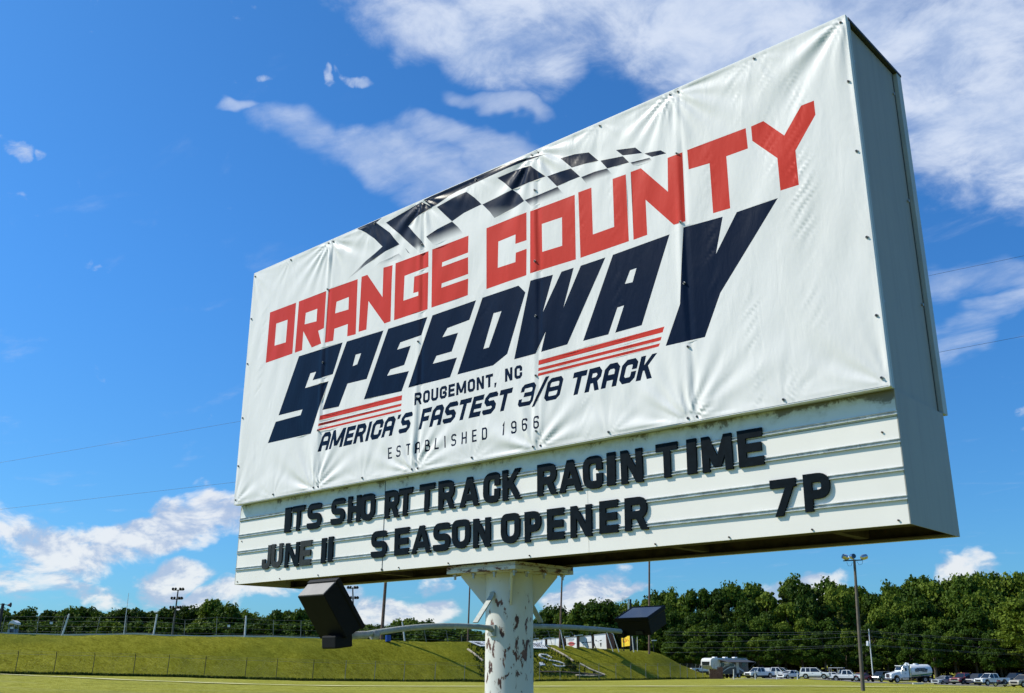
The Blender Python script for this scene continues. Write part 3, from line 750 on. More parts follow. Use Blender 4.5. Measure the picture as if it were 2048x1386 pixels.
BAN = {"red":[[[0.435,3.292],[0.975,3.289],[0.98,2.636],[0.432,2.632]],[[1.032,3.289],[1.572,3.285],[1.574,2.822],[1.462,2.815],[1.539,2.642],[1.354,2.633],[1.165,2.878],[1.167,2.64],[1.027,2.638]],[[1.61,3.294],[2.143,3.283],[2.156,2.617],[2.005,2.625],[2.004,2.773],[1.767,2.77],[1.759,2.628],[1.604,2.637]],[[2.21,3.292],[2.31,3.291],[2.589,2.951],[2.583,3.302],[2.737,3.291],[2.742,2.632],[2.643,2.63],[2.352,2.964],[2.341,2.63],[2.204,2.633]],[[2.787,3.297],[3.318,3.287],[3.32,3.107],[2.944,3.106],[2.941,2.82],[3.178,2.816],[3.178,2.861],[3.094,2.867],[3.1,3.054],[3.32,3.048],[3.324,2.629],[2.799,2.63]],[[3.374,3.289],[3.907,3.291],[3.906,3.102],[3.529,3.099],[3.526,3.05],[3.907,3.052],[3.909,2.866],[3.53,2.862],[3.526,2.816],[3.91,2.817],[3.909,2.637],[3.381,2.632]],[[4.16,3.295],[4.698,3.298],[4.696,3.003],[4.552,3.006],[4.555,3.105],[4.322,3.101],[4.318,2.82],[4.552,2.815],[4.557,2.911],[4.696,2.914],[4.692,2.64],[4.166,2.635]],[[4.745,3.293],[5.295,3.288],[5.293,2.633],[4.74,2.645]],[[5.338,3.297],[5.492,3.294],[5.494,2.822],[5.733,2.823],[5.732,3.3],[5.881,3.292],[5.885,2.638],[5.346,2.633]],[[5.933,3.298],[6.041,3.298],[6.312,2.973],[6.324,3.296],[6.473,3.296],[6.464,2.648],[6.35,2.65],[6.079,2.974],[6.078,2.64],[5.935,2.636]],[[6.524,3.296],[7.081,3.292],[7.085,3.103],[6.888,3.103],[6.887,2.631],[6.728,2.638],[6.729,3.096],[6.525,3.112]],[[7.129,3.288],[7.239,3.295],[7.407,3.097],[7.571,3.298],[7.678,3.299],[7.678,3.173],[7.488,2.931],[7.487,2.635],[7.333,2.637],[7.332,2.923],[7.128,3.157]],[[4.837,1.759],[6.209,1.771],[6.188,1.725],[4.833,1.715]],[[4.833,1.686],[6.177,1.69],[6.164,1.66],[4.83,1.658]],[[4.83,1.637],[6.157,1.637],[6.14,1.612],[4.826,1.611]],[[1.61,1.77],[2.976,1.765],[2.969,1.711],[1.6,1.716]],[[1.595,1.68],[2.971,1.677],[2.965,1.651],[1.587,1.65]],[[1.578,1.619],[2.967,1.617],[2.961,1.594],[1.563,1.596]]],"navy":[[[1.112,2.576],[1.931,2.57],[1.788,2.223],[1.415,2.222],[1.473,2.313],[1.363,2.316],[1.281,2.155],[1.717,2.155],[1.454,1.587],[0.615,1.599],[0.744,1.839],[1.224,1.842],[1.257,1.903],[0.789,1.909]],[[2.004,2.565],[2.633,2.554],[2.388,2.052],[2.063,2.06],[1.928,1.822],[1.632,1.834]],[[2.708,2.555],[3.327,2.544],[3.239,2.363],[2.915,2.354],[2.869,2.284],[3.085,2.282],[2.991,2.089],[2.774,2.083],[2.724,2.023],[3.069,2.008],[2.964,1.808],[2.356,1.828]],[[3.401,2.543],[4.028,2.553],[3.941,2.365],[3.627,2.351],[3.556,2.27],[3.781,2.268],[3.694,2.088],[3.477,2.087],[3.428,2.014],[3.772,2.01],[3.679,1.823],[3.065,1.828]],[[4.113,2.557],[4.591,2.561],[4.681,2.467],[4.449,1.904],[4.265,1.827],[3.779,1.831]],[[4.744,2.569],[5.021,2.556],[4.895,2.218],[5.123,2.558],[5.267,2.558],[5.138,2.205],[5.348,2.556],[5.626,2.559],[5.175,1.841],[4.87,1.833],[4.928,2.016],[4.805,1.83],[4.536,1.831]],[[5.708,2.56],[6.304,2.577],[5.982,1.835],[5.705,1.831],[5.807,2.058],[5.738,2.054],[5.633,1.832],[5.356,1.833]],[[6.443,2.596],[6.814,2.579],[6.731,2.274],[6.941,2.58],[7.307,2.582],[6.746,1.932],[6.58,1.597],[6.211,1.601],[6.37,1.929]]],"holes":[[[0.593,3.106],[0.826,3.103],[0.822,2.814],[0.589,2.822]],[[1.191,3.103],[1.415,3.101],[1.416,2.944],[1.181,2.961]],[[1.775,3.099],[1.997,3.102],[2.001,2.95],[1.761,2.96]],[[4.892,3.112],[5.137,3.107],[5.136,2.815],[4.893,2.824]],[[2.175,2.373],[2.268,2.37],[2.211,2.255],[2.135,2.249]],[[4.267,2.356],[4.371,2.353],[4.209,2.021],[4.137,2.02]],[[5.886,2.362],[5.953,2.365],[5.906,2.247],[5.826,2.252]]],"fade":[[[2.065,3.945,1],[2.312,3.945,1],[2.566,3.946,1],[2.425,3.899,1],[2.67,3.7,1],[2.832,3.512,1],[2.612,3.492,1],[2.257,3.417,0.8],[2.076,3.363,0.35],[1.948,3.326,0],[2.111,3.399,0.4],[2.272,3.471,0.9],[2.414,3.52,1],[2.551,3.566,1],[2.401,3.711,1],[2.246,3.83,1]],[[2.59,3.85,1],[2.869,3.881,1],[3.173,3.916,1],[3.351,3.795,1],[3.146,3.761,1],[2.968,3.689,1],[3.089,3.56,1],[3.202,3.436,0.9],[3.28,3.325,0],[3.157,3.334,0],[3.053,3.426,0.95],[2.83,3.639,1]],[[3.206,3.927,1],[3.595,3.942,1],[3.968,3.936,1],[4.352,3.926,1],[4.691,3.891,1],[4.86,3.86,1],[4.988,3.833,0.8],[4.86,3.849,1],[4.635,3.868,1],[4.439,3.868,1],[3.969,3.863,1],[3.723,3.856,1],[3.598,3.836,1],[3.424,3.798,1],[3.343,3.797,1]],[[3.425,3.77,1],[3.678,3.795,1],[3.867,3.801,1],[3.987,3.694,1],[4.085,3.587,1],[3.838,3.57,1],[3.657,3.53,1],[3.533,3.656,1]],[[4.306,3.809,1],[4.519,3.814,1],[4.75,3.788,1],[4.852,3.687,1],[4.948,3.598,1],[4.728,3.609,1],[4.51,3.605,1],[4.412,3.71,1]],[[4.096,3.582,1],[4.311,3.592,1],[4.514,3.606,1],[4.607,3.52,1],[4.672,3.426,0.9],[4.552,3.403,0.55],[4.27,3.373,0.1],[4.204,3.464,0.9]],[[3.274,3.467,1],[3.45,3.511,1],[3.657,3.528,1],[3.749,3.437,1],[3.831,3.334,0],[3.613,3.347,0],[3.392,3.335,0]],[[4.686,3.428,0.8],[4.676,3.435,0.8],[4.843,3.439,0.85],[5.088,3.441,0.9],[5.158,3.342,0],[4.962,3.34,0],[4.761,3.342,0]],[[4.966,3.593,1],[5.124,3.589,1],[5.259,3.574,1],[5.367,3.449,1],[5.218,3.454,1],[5.082,3.448,1]],[[5.13,3.731,1],[5.301,3.714,1],[5.47,3.668,1],[5.578,3.542,1],[5.42,3.566,1],[5.269,3.579,1]],[[5.379,3.44,1],[5.528,3.445,1],[5.674,3.426,1],[5.733,3.343,0.1],[5.589,3.35,0.05],[5.442,3.344,0]],[[5.601,3.533,1],[5.854,3.486,1],[5.924,3.396,1],[5.679,3.424,1]],[[5.781,3.576,1],[5.995,3.52,1],[6.065,3.44,1],[5.854,3.494,1]],[[5.937,3.39,0.8],[6.141,3.363,0.8],[6.167,3.324,0.1],[5.97,3.343,0]],[[6.085,3.428,1],[6.259,3.394,1],[6.314,3.343,1],[6.166,3.362,1]],[[2.329,3.31,0],[2.512,3.384,0.45],[2.834,3.401,0.6],[2.894,3.336,0],[2.621,3.347,0]],[[3.949,3.299,0],[4.081,3.351,0.4],[4.263,3.378,0.5],[4.296,3.342,0],[4.111,3.325,0]],[[2.931,3.442,0.9],[3.033,3.333,0],[2.984,3.368,0.6]]]}
BU, BV0, BV1 = 8.0, .935, 3.932
navy_text = text_polys("ROUGEMONT,", 3.175, 1.618, 4.32, .130, .031, 0, .016, 1, .2) + text_polys("NC", 4.42, 1.632, 4.635, .130, .031, 0, .016, 1, .25)
navy_text += text_polys("AMERICA'S", 1.60, 1.357, 3.10, .205, .050, .32, .028, 1, .12) + text_polys("FASTEST", 3.231, 1.357, 4.46, .205, .050, .32, .028, 1, .12) + text_polys("3/8", 4.575, 1.357, 5.07, .205, .041, .32, .022, 1, .10) + text_polys("TRACK", 5.18, 1.357, 6.06, .205, .050, .32, .028, 1, .12)
navy_text += text_polys("ESTABLISHED", 2.787, 1.117, 4.20, .118, .0175, 0, .014, 1, 1.05) + text_polys("1966", 4.385, 1.122, 4.84, .118, .0175, 0, .014, 1, 1.0)

# creases of the vinyl: pulled at the seams, gathered at the fasteners, rippled along the welds
SEAMS = (1.585, 3.19, 4.795, 6.41)
def relief_h(u, v):
    h = np.zeros_like(u)
    rg = np.random.default_rng(11)
    for su in SEAMS:
        wob = .012 * np.sin(v * 2.3 + su * 3)
        x = u - su - wob
        h += .020 * np.exp(-(x / .035) ** 2) * (.55 + .45 * np.sin(v * 3.1 + su))
        h -= .016 * np.exp(-((x - .05) / .028) ** 2)
        h += .008 * np.exp(-(x / .16) ** 2)
    pts_ = []
    for su in SEAMS:
        pts_ += [(su - .03, BV1, .026, .55), (su + .04, BV1, .026, .55), (su - .03, BV0, .024, .60), (su + .04, BV0, .024, .60)]
    pts_ += [(0, BV1, .014, .5), (8, BV1, .034, .95), (0, BV0, .018, .5), (8, BV0, .022, .7)]
    for su in (.8, 2.39, 3.99, 5.6, 7.2): pts_ += [(su, BV1, .008, .35), (su, BV0, .008, .35)]
    for (pu, pv, am, ln) in pts_:
        du = u - pu; dv = v - pv; rr_ = np.hypot(du, dv) + 1e-4; th = np.arctan2(np.abs(dv), du)
        ph = rg.uniform(0, 6); k1, k2 = rg.uniform(8, 12), rg.uniform(14, 20)
        f = .62 * np.sin(k1 * th + ph) + .38 * np.sin(k2 * th + ph * 1.7 + 2 * rr_)
        h += am * f * np.exp(-(rr_ / ln) ** 1.25) * np.clip(rr_ / .24, 0, 1) ** 1.3
        h -= am * .7 * np.exp(-(rr_ / .07) ** 2)
    for cu, am, w_, sl in ((.34, .0035, .05, .5), (.62, .002, .05, .7), (2.25, .002, .05, .7), (4.1, .002, .05, .6), (5.35, .004, .055, .7), (5.75, .003, .05, .7), (7.0, .0045, .055, .8), (7.52, .0085, .075, .8), (7.28, .003, .06, .9), (6.72, .004, .05, .6)):
        x = u - cu - .02 * np.sin(v * 1.7 + cu)
        x = x + .018 * np.sin(v * 11.3 + cu * 5) + .012 * np.sin(v * 23.1 + cu)
        ph_ = (v - 1.5 * sl * x) * 2 * pi / .135 + 1.9 * np.sin(v * 4.3 + cu) + 1.1 * np.sin(v * 9.7 + cu * 3)
        wav = np.sin(ph_) + .35 * np.sin(1.83 * ph_ + 1)
        gate = np.clip(.35 + .65 * np.sin(v * 2.1 + cu * 7) + .45 * np.sin(v * 6.7 + cu * 13), 0, 1)
        h += am * .55 * wav * np.exp(-(x / (w_ * 1.15)) ** 2) * gate
    # broad diagonal drapes
    h += .006 * np.sin(2 * pi * (u * .9 + v * .45) / .62 + np.sin(v * 2)) * (.4 + .6 * np.sin(u * 1.9 + 1) ** 2) * .6
    h += .004 * np.sin(2 * pi * (u * 1.0 - v * .35) / .31 + 1.4 * np.sin(u * 2.2)) * np.sin(v * 1.5 + u) ** 2
    edge = np.minimum(np.minimum(u, BU - u), np.minimum(v - BV0, BV1 - v))
    return .42 * h * np.clip(edge / .03, 0.25, 1)
step = .024
gu = np.arange(0, BU + 1e-6, BU / round(BU / step)); gv = np.linspace(BV0, BV1, int(round((BV1 - BV0) / step)) + 1)
GU, GV = np.meshgrid(gu, gv); GU = GU.copy(); GU[1::2, 1:-1] += step * .5 * 0
verts = [Vector((float(a), float(b_))) for a, b_ in zip(GU.reshape(-1), GV.reshape(-1))]
edges = []
for i_ in range(len(gu) - 1): edges += [(i_, i_ + 1), ((len(gv) - 1) * len(gu) + i_, (len(gv) - 1) * len(gu) + i_ + 1)]
def clampv(p_): return Vector((min(max(p_[0], 0), BU), min(max(p_[1], BV0), BV1)))
def add_poly(pl):
    o_ = len(verts)
    for q in pl: verts.append(clampv(q))
    for k in range(len(pl)): edges.append((o_ + k, o_ + (k + 1) % len(pl)))
for grp in (BAN['red'], BAN['navy'], BAN['holes'], BAN['fade'], navy_text):
    for pl in grp: add_poly(pl)
V2, E2, F2, *_r = delaunay_2d_cdt(verts, edges, [], 0, 1e-5)
V2 = np.array([(v_.x, v_.y) for v_ in V2]); F2 = np.array([f_[:3] for f_ in F2])
CEN = V2[F2].mean(1)
def inside(poly, pts_):
    poly = np.array([q[:2] for q in poly]); lo_b = poly.min(0); hi_b = poly.max(0)
    m_ = (pts_[:, 0] >= lo_b[0]) & (pts_[:, 0] <= hi_b[0]) & (pts_[:, 1] >= lo_b[1]) & (pts_[:, 1] <= hi_b[1])
    ix = np.nonzero(m_)[0]; q = pts_[ix]; r_ = np.zeros(len(ix), bool)
    n = len(poly)
    for i in range(n):
        x0, y0 = poly[i]; x1, y1 = poly[(i + 1) % n]
        if y0 == y1: continue
        c_ = ((y0 > q[:, 1]) != (y1 > q[:, 1])) & (q[:, 0] < (x1 - x0) * (q[:, 1] - y0) / (y1 - y0) + x0)
        r_ ^= c_
    return ix[r_]
WHITE = np.array((.80, .775, .755)); RED = np.array((.60, .050, .034)); NAVY = np.array((.002, .009, .030))
colr = np.tile(WHITE, (len(F2), 3, 1)).astype(float)
for pl in BAN['fade']:
    ix = inside(pl, CEN); P_ = np.array([q[:2] for q in pl]); f_ = np.array([q[2] for q in pl])
    cp_ = V2[F2[ix]]
    d2 = ((cp_[:, :, None, :] - P_[None, None]) ** 2).sum(-1) + 1e-6
    w_ = d2 ** -1.5; ink = (w_ * f_).sum(-1) / w_.sum(-1)
    if len(pl) <= 8 and min(f_) < 1:                     # plain fades run along one direction
        A1 = np.c_[P_, np.ones(len(P_))]; sol = np.linalg.lstsq(A1, np.where(f_ > .5, 1.25, -.1) * (max(f_) if max(f_) < .7 else 1), rcond=None)[0]
        ink = cp_[..., 0] * sol[0] + cp_[..., 1] * sol[1] + sol[2]
        if max(f_) < .7: ink = np.minimum(ink, max(f_))
    if min(f_) == 1: ink[:] = 1
    ink = np.clip(ink, 0, 1)[..., None]
    colr[ix] = WHITE * (1 - ink) + NAVY * ink
for pl in BAN['red']: colr[inside(pl, CEN)] = RED
for pl in BAN['navy']: colr[inside(pl, CEN)] = NAVY
for pl in BAN['holes']: colr[inside(pl, CEN)] = WHITE
for pl in navy_text: colr[inside(pl, CEN)] = NAVY
hh_ = relief_h(V2[:, 0], V2[:, 1])
ro = parent_world(root)
bp = np.stack([V2[:, 0] - .006 - ro.x + (V2[:, 0] > 7.9) * .0, -.010 - hh_ * 1.0 - ro.y, V2[:, 1] + SIGNZ - ro.z], -1)
me = bpy.data.meshes.new('banner')
me.from_pydata(bp.tolist(), [], F2.tolist())
ca = me.color_attributes.new('print', 'FLOAT_COLOR', 'CORNER')
full = np.ones((len(F2) * 3, 4), np.float32); full[:, :3] = colr.reshape(-1, 3); ca.data.foreach_set('color', full.reshape(-1))
me.materials.append(MT['banner']); me.polygons.foreach_set('use_smooth', [True] * len(me.polygons)); me.update()
eps = .004                                     # exact normals of the folds, so slim triangles along the print do not flicker
gx_ = (relief_h(V2[:, 0] + eps, V2[:, 1]) - relief_h(V2[:, 0] - eps, V2[:, 1])) / (2 * eps)
gz_ = (relief_h(V2[:, 0], V2[:, 1] + eps) - relief_h(V2[:, 0], V2[:, 1] - eps)) / (2 * eps)
nrm_ = np.stack([-gx_, -np.ones(len(V2)), -gz_], -1); nrm_ /= np.linalg.norm(nrm_, axis=1)[:, None]
if me.polygons[0].normal.y > 0: me.flip_normals()
me.normals_split_custom_set_from_vertices(nrm_.tolist())
banner = bpy.data.objects.new('banner', me); col.objects.link(banner); banner.parent = root
# hem turned round the edge of the box
mb = MB(); mb.box(sg(-.008, -.010, BV0 - .004), sg(-.002, .05, BV1 + .006)); mb.box(sg(Wd + .001, -.010, BV0 - .004), sg(Wd + .007, .03, BV1 + .006))
mb.box(sg(-.002, -.008, BV1 - .0), sg(Wd + .001, .05, BV1 + .007)); mb.box(sg(-.002, -.008, BV0 - .008), sg(Wd + .001, .05, BV0 - .002))
mb.build('banner_hem', MT['white_sign'], root)
# screws and grommets round the banner
sc_pos = []
for su in SEAMS: sc_pos += [(su - .035, BV1 - .03), (su + .045, BV1 - .03), (su - .035, BV0 + .03), (su + .045, BV0 + .03)]
for su in (.8, 2.39, 3.99, 5.6, 7.2): sc_pos += [(su, BV1 - .035), (su, BV0 + .035)]
sc_pos += [(.03, BV1 - .05), (7.95, BV1 - .05), (.03, BV0 + .05), (7.94, BV0 + .06)]
for z_ in (3.35, 2.75, 2.05, 1.45): sc_pos += [(7.955, z_), (.03, z_ - .05)]
for su, zs_ in zip(SEAMS, ((3.3, 2.4, 1.6), (3.4, 2.3, 1.7), (3.5, 2.75, 2.2, 1.62, 1.1), (3.3, 2.65, 2.1, 1.55))): sc_pos += [(su + .006, z_) for z_ in zs_]
def many(name, mb, mat, places, parent):
    """alike small parts sharing one mesh"""
    first = None; ro_ = parent_world(parent)
    for p_ in places:
        if first is None: first = mb.build(name, mat, parent); o_ = first
        else: o_ = first.copy(); col.objects.link(o_)
        o_.location = Vector(p_) - ro_
    return first
pg = []; ps = []
for (u_, v_) in sc_pos:
    hz = float(relief_h(np.array([u_]), np.array([v_]))[0]); y_ = -.014 - max(hz, -.01)
    pg.append(sg(u_, y_, v_)); ps.append(sg(u_, y_ - .006, v_))
many('grommet', MB().disc(ro, .012, (0, 1, 0), 12, .004), MT['galv'], pg, root); many('banner_screw', MB().disc(ro, .0075, (0, 1, 0), 6, .008), MT['dark_metal'], ps, root)
many('side_screw', MB().disc(ro, .012, (1, 0, 0), 8, .014), MT['bolt'], side_pos, root)
many('panel_screw', MB().disc(ro, .007, (0, 1, 0), 8, .008), MT['beam'], screw_pos, root)

# changeable letters: each one hangs on the rails and is a thing of its own
L1 = [('I',.94,1.06),('T',1.08,1.31),('S',1.36,1.61),('S',1.78,2.01),('H',2.07,2.28),('O',2.28,2.51),('R',2.67,2.89),('T',2.87,3.08),('T',3.18,3.4),('R',3.46,3.69),('A',3.75,4.01),('C',4.06,4.27),('K',4.31,4.54),('R',4.73,4.96),('A',4.98,5.24),('C',5.25,5.46),('I',5.5,5.59),('N',5.65,5.87),('T',6.0,6.21),('I',6.29,6.38),('M',6.43,6.70),('E',6.75,6.96)]
L2 = [('J',.55,.72),('U',.73,.94),('N',.99,1.25),('E',1.27,1.47),('1',1.65,1.73),('1',1.77,1.85),('S',2.48,2.72),('E',2.84,3.05),('A',3.09,3.37),('S',3.40,3.63),('O',3.66,3.9),('N',3.94,4.16),('O',4.29,4.52),('P',4.58,4.77),('E',4.84,5.03),('N',5.1,5.33),('E',5.41,5.6),('R',5.67,5.9),('7',6.99,7.20),('P',7.25,7.45)]
W1 = ['ITS', 'SHORT', 'TRACK', 'RACIN', 'TIME']; W2 = ['JUNE', '11', 'SEASON', 'OPENER', '7P']
ORD = ['first', 'second', 'third', 'fourth', 'fifth', 'sixth']
def letter_mesh(ch, w, h, depth, r):
    t_ = h * .238
    if ch in '1': w_ = min(w, t_ * 1.05)
    polys = glyph(ch, w, h, t_ if ch != '1' else w * 1.1, r, 6)
    vs = []; es = []
    for pl in polys:
        o_ = len(vs); vs += [Vector(q) for q in pl]; es += [(o_ + k, o_ + (k + 1) % len(pl)) for k in range(len(pl))]
    v2, e2, f2, *_q = delaunay_2d_cdt(vs, es, [], 0, 1e-5)
    v2 = np.array([(q.x, q.y) for q in v2]); f2 = np.array([f_ for f_ in f2 if len(f_) == 3] + [(f_[0], f_[k], f_[k + 1]) for f_ in f2 if len(f_) > 3 for k in range(1, len(f_) - 1)])
    cen = v2[f2].mean(1); keep = np.zeros(len(f2), bool)
    for pl in polys: keep[inside(pl, cen)] = True
    keep &= (cen[:, 1] > -1e-4) & (cen[:, 1] < h + 1e-4)
    f2 = f2[keep]
    n = len(v2); cnt = {}
    for f_ in f2:
        for k in range(3):
            e_ = (int(f_[k]), int(f_[(k + 1) % 3])); cnt[e_] = 1
    side = [e_ for e_ in cnt if (e_[1], e_[0]) not in cnt]
    mb = MB()
    mb.add([(x, 0, z) for x, z in v2] + [(x, depth, z) for x, z in v2], [tuple(int(q) for q in f_) for f_ in f2] + [tuple(int(q) + n for q in f_[::-1]) for f_ in f2] + [(a, n + a, n + b_, b_) for a, b_ in side])
    return mb
lr = random.Random(4)
for rows, words, base, hgt, where in ((L1, W1, .530, .283, 'upper line'), (L2, W2, .140, .270, 'lower line')):
    seq = [(w_, i_) for w_ in words for i_ in range(len(w_))]
    for (ch, x0, x1), (w_, i_) in zip(rows, seq):
        dzv = lr.uniform(-.006, .006)
        mb = letter_mesh(ch, x1 - x0, hgt, .0185, hgt * .42 if ch in 'OSCGU' else hgt * .30)
        lean = lr.uniform(-.025, .025)
        xo, zo = (x0, base + dzv) if ch != 'J' else (x0, base)
        px0 = Vector(sg(xo, G - .020, zo))
        mb.v = [(px0.x + a + lean * c_, px0.y + b_, px0.z + c_) for a, b_, c_ in mb.v]
        nm_ = {'1': 'digit 1', '7': 'digit 7'}.get(ch, 'letter ' + ch)
        o = mb.build('marquee_letter', MT['weathered_plastic'] if (w_, i_) in (('JUNE', 0), ('JUNE', 1), ('JUNE', 3)) else MT['black_plastic'], None, bevel=.004, loc=(px0.x + (x1 - x0) / 2, px0.y, px0.z))
        ww = {'ITS': 'ITS', 'SHORT': 'SHORT', 'TRACK': 'TRACK', 'RACIN': 'RACIN', 'TIME': 'TIME', '11': 'the date 11', '7P': '7 P'}.get(w_, w_)
        tag(o, 'black plastic %s, %s character of %s, %s of the marquee' % (nm_, ORD[i_], ww, where), 'sign letter', 'changeable letters on the marquee rails')
# ------------------------------------------------------------------ trees
def crown_mesh(seed, h, rad, kind):
    """leaf clumps spread through lobes: many small bent leaf sprays"""
    rg = np.random.default_rng(seed)
    lobes = []
    if kind == 'pine':
        for k in range(46):
            u = rg.uniform(.08, .93); a_ = rg.uniform(0, 2 * pi); rr_ = rad * (1.02 - u) ** .8 * rg.uniform(.2, 1.0)
            lobes.append((rr_ * cos(a_), rr_ * sin(a_), h * u, rg.uniform(.5, .9) * rad * .33 * (1.3 - u), .42))
    else:
        for k in range(44):
            u = rg.uniform(.05, 1.0); a_ = rg.uniform(0, 2 * pi)
            env = math.sin(pi * min(1, max(0.04, (u * .86 + .10)))) ** .55
            rr_ = rad * env * math.sqrt(rg.uniform(.15, 1.0)) * rg.uniform(.8, 1.12)
            lobes.append((rr_ * cos(a_), rr_ * sin(a_), h * (u * .93 + .02), rg.uniform(.20, .36) * rad, .8))
    P_ = []; N_ = []
    per = 210 if kind != 'pine' else 190
    for (cx_, cy_, cz_, r_, sq) in lobes:
        n = per
        d_ = rg.normal(size=(n, 3)); d_ /= np.linalg.norm(d_, axis=1)[:, None]
        d_[:, 2] = np.where(d_[:, 2] < -.45, -d_[:, 2] * .6, d_[:, 2])
        rr_ = r_ * rg.uniform(.72, 1.16, (n, 1)) ** 1
        sub = 1 + .22 * np.sin(d_[:, :1] * 7 + cx_) * np.sin(d_[:, 1:2] * 6 + cy_) + .15 * np.sin(d_[:, 2:] * 9)
        q = d_ * rr_ * sub; q[:, 2] *= sq
        P_.append(q + np.array([cx_, cy_, cz_])); N_.append(d_)
    P_ = np.concatenate(P_); N_ = np.concatenate(N_); n = len(P_)
    nn = N_ + rg.normal(0, .55, (n, 3)); nn /= np.linalg.norm(nn, axis=1)[:, None]
    t1 = np.cross(nn, rg.normal(size=(n, 3))); t1 /= np.linalg.norm(t1, axis=1)[:, None]; t2 = np.cross(nn, t1)
    s_ = rg.uniform(.12, .32, (n, 1)) * (.85 if kind == 'pine' else 1.0)
    a = P_ + t1 * s_; b_ = P_ + t2 * s_ * .8 + nn * s_ * .25; c_ = P_ - t1 * s_ ; e_ = P_ - t2 * s_ * .8 - nn * s_ * .15
    vs = np.stack([a, b_, c_, e_], 1).reshape(-1, 3); fs = np.arange(4 * n).reshape(-1, 4)
    me_ = bpy.data.meshes.new('crown'); me_.from_pydata(vs.tolist(), [], fs.tolist())
    me_.materials.append(MT['leaf_pine'] if kind == 'pine' else MT['leaf'])
    return me_
def trunk_mesh(seed, h, r0):
    rg = np.random.default_rng(seed); mb = MB()
    mb.tube([(0, 0, -.6), (0.05, 0, h * .3), (.15, .1, h * .6), (.1, .2, h * .9)], [r0 * 1.2, r0, r0 * .7, r0 * .25], 8)
    for k in range(6):
        a_ = rg.uniform(0, 2 * pi); z0 = h * rg.uniform(.3, .7); l_ = h * .22
        mb.tube([(.1, .1, z0), (cos(a_) * l_ * .6, sin(a_) * l_ * .6, z0 + l_ * .5), (cos(a_) * l_, sin(a_) * l_, z0 + l_ * .9)], [r0 * .4, r0 * .25, r0 * .08], 5)
    me_ = bpy.data.meshes.new('trunk'); me_.from_pydata(mb.v, [], mb.f); me_.materials.append(MT['bark']); return me_
CR = [crown_mesh(100 + k, 1.0 * 10, 4.0, 'leaf') for k in range(5)]
CRP = [crown_mesh(200 + k, 1.0 * 12, 3.1, 'pine') for k in range(2)]
TR = trunk_mesh(5, 10, .26)
trg = random.Random(21)
tree_count = 0
def tree(x, ytop, d, label, group, kind='leaf', wide=1.0, z0=None, low=.08, name='broadleaf_tree'):
    z = tz(S_at(x, d, 0), d) if z0 is None else z0
    ztop = zy(ytop, d); H_ = ztop - z
    s = S_at(x, d, (z + ztop) / 2)
    base = W(s, d, z)
    t_ = thing(name, base, label, 'tree', group)
    t_.rotation_euler = (0, 0, trg.uniform(0, 2 * pi))
    me_ = (CRP if kind == 'pine' else CR)[trg.randrange(2 if kind == 'pine' else 5)]
    c = bpy.data.objects.new('crown', me_); col.objects.link(c); c.parent = t_
    h0 = 12 if kind == 'pine' else 10
    sc_ = H_ * (1 - low) / (h0 * 1.03)
    c.location = (0, 0, H_ * low); hw = (.55 + .45 * sc_) * wide * trg.uniform(.9, 1.12)
    c.scale = (hw, hw * trg.uniform(.9, 1.1), sc_)
    k = bpy.data.objects.new('trunk', TR); col.objects.link(k); k.parent = t_; k.scale = (1.0, 1.0, H_ * .92 / 10)
    return t_
GL = 'trees beyond the racetrack bank'
def near(x, marks): return min(marks, key=lambda m_: abs(m_[0] - x))[1]
LEFTM = ((-200, 'left of the horn pole'), (20, 'behind the horn pole'), (75, 'behind the covered cart'), (130, 'behind the leftmost white pole'), (190, 'left of the thin mast'), (250, 'behind the thin mast'), (305, 'behind the second white pole'), (350, 'behind the tall floodlight pole'), (400, 'right of the tall floodlight pole'), (450, 'behind the small square sign'), (492, 'behind the third white pole'), (555, 'left of the black floodlight'), (640, 'behind the black floodlight'), (710, 'right of the black floodlight'), (766, 'behind the thick brown pole'), (812, 'behind the stubby white pole'), (870, 'right of the stubby white pole'), (930, 'just left of the sign post'))
RIGHTM = ((1310, 'behind the right floodlight'), (1370, 'left of the camper'), (1440, 'behind the camper'), (1525, 'behind the first white pickups'), (1580, 'behind the white saloon'), (1632, 'behind the big white suv'), (1690, 'left of the tall light pole'), (1740, 'behind the utility pole'), (1800, 'behind the tank truck cab'), (1850, 'behind the tank of the tank truck'), (1900, 'behind the silver saloon'), (1945, 'behind the dark red pickup'), (1990, 'behind the crew-cab pickup'), (2045, 'at the right edge'), (2150, 'just outside the right edge'), (2280, 'far outside the right edge'))
MIDM = ((968, 'hidden by the sign post'), (1040, 'touching the sign post'), (1090, 'just right of the sign post'), (1127, 'behind the dark wooden pole'), (1172, 'behind the white boards'), (1215, 'behind the brown boarded wall'), (1250, 'behind the platform tower'), (1290, 'behind the right floodlight'))
xl = [-190, -120, -60, 0, 45, 92, 128, 165, 205, 252, 292, 335, 372, 418, 448, 480, 520, 560, 602, 640, 690, 735, 770, 812, 850, 885, 925]
yl = [1212, 1215, 1214, 1216, 1217, 1221, 1218, 1211, 1219, 1216, 1219, 1217, 1209, 1196, 1210, 1220, 1222, 1221, 1218, 1228, 1238, 1246, 1243, 1237, 1243, 1248, 1253]
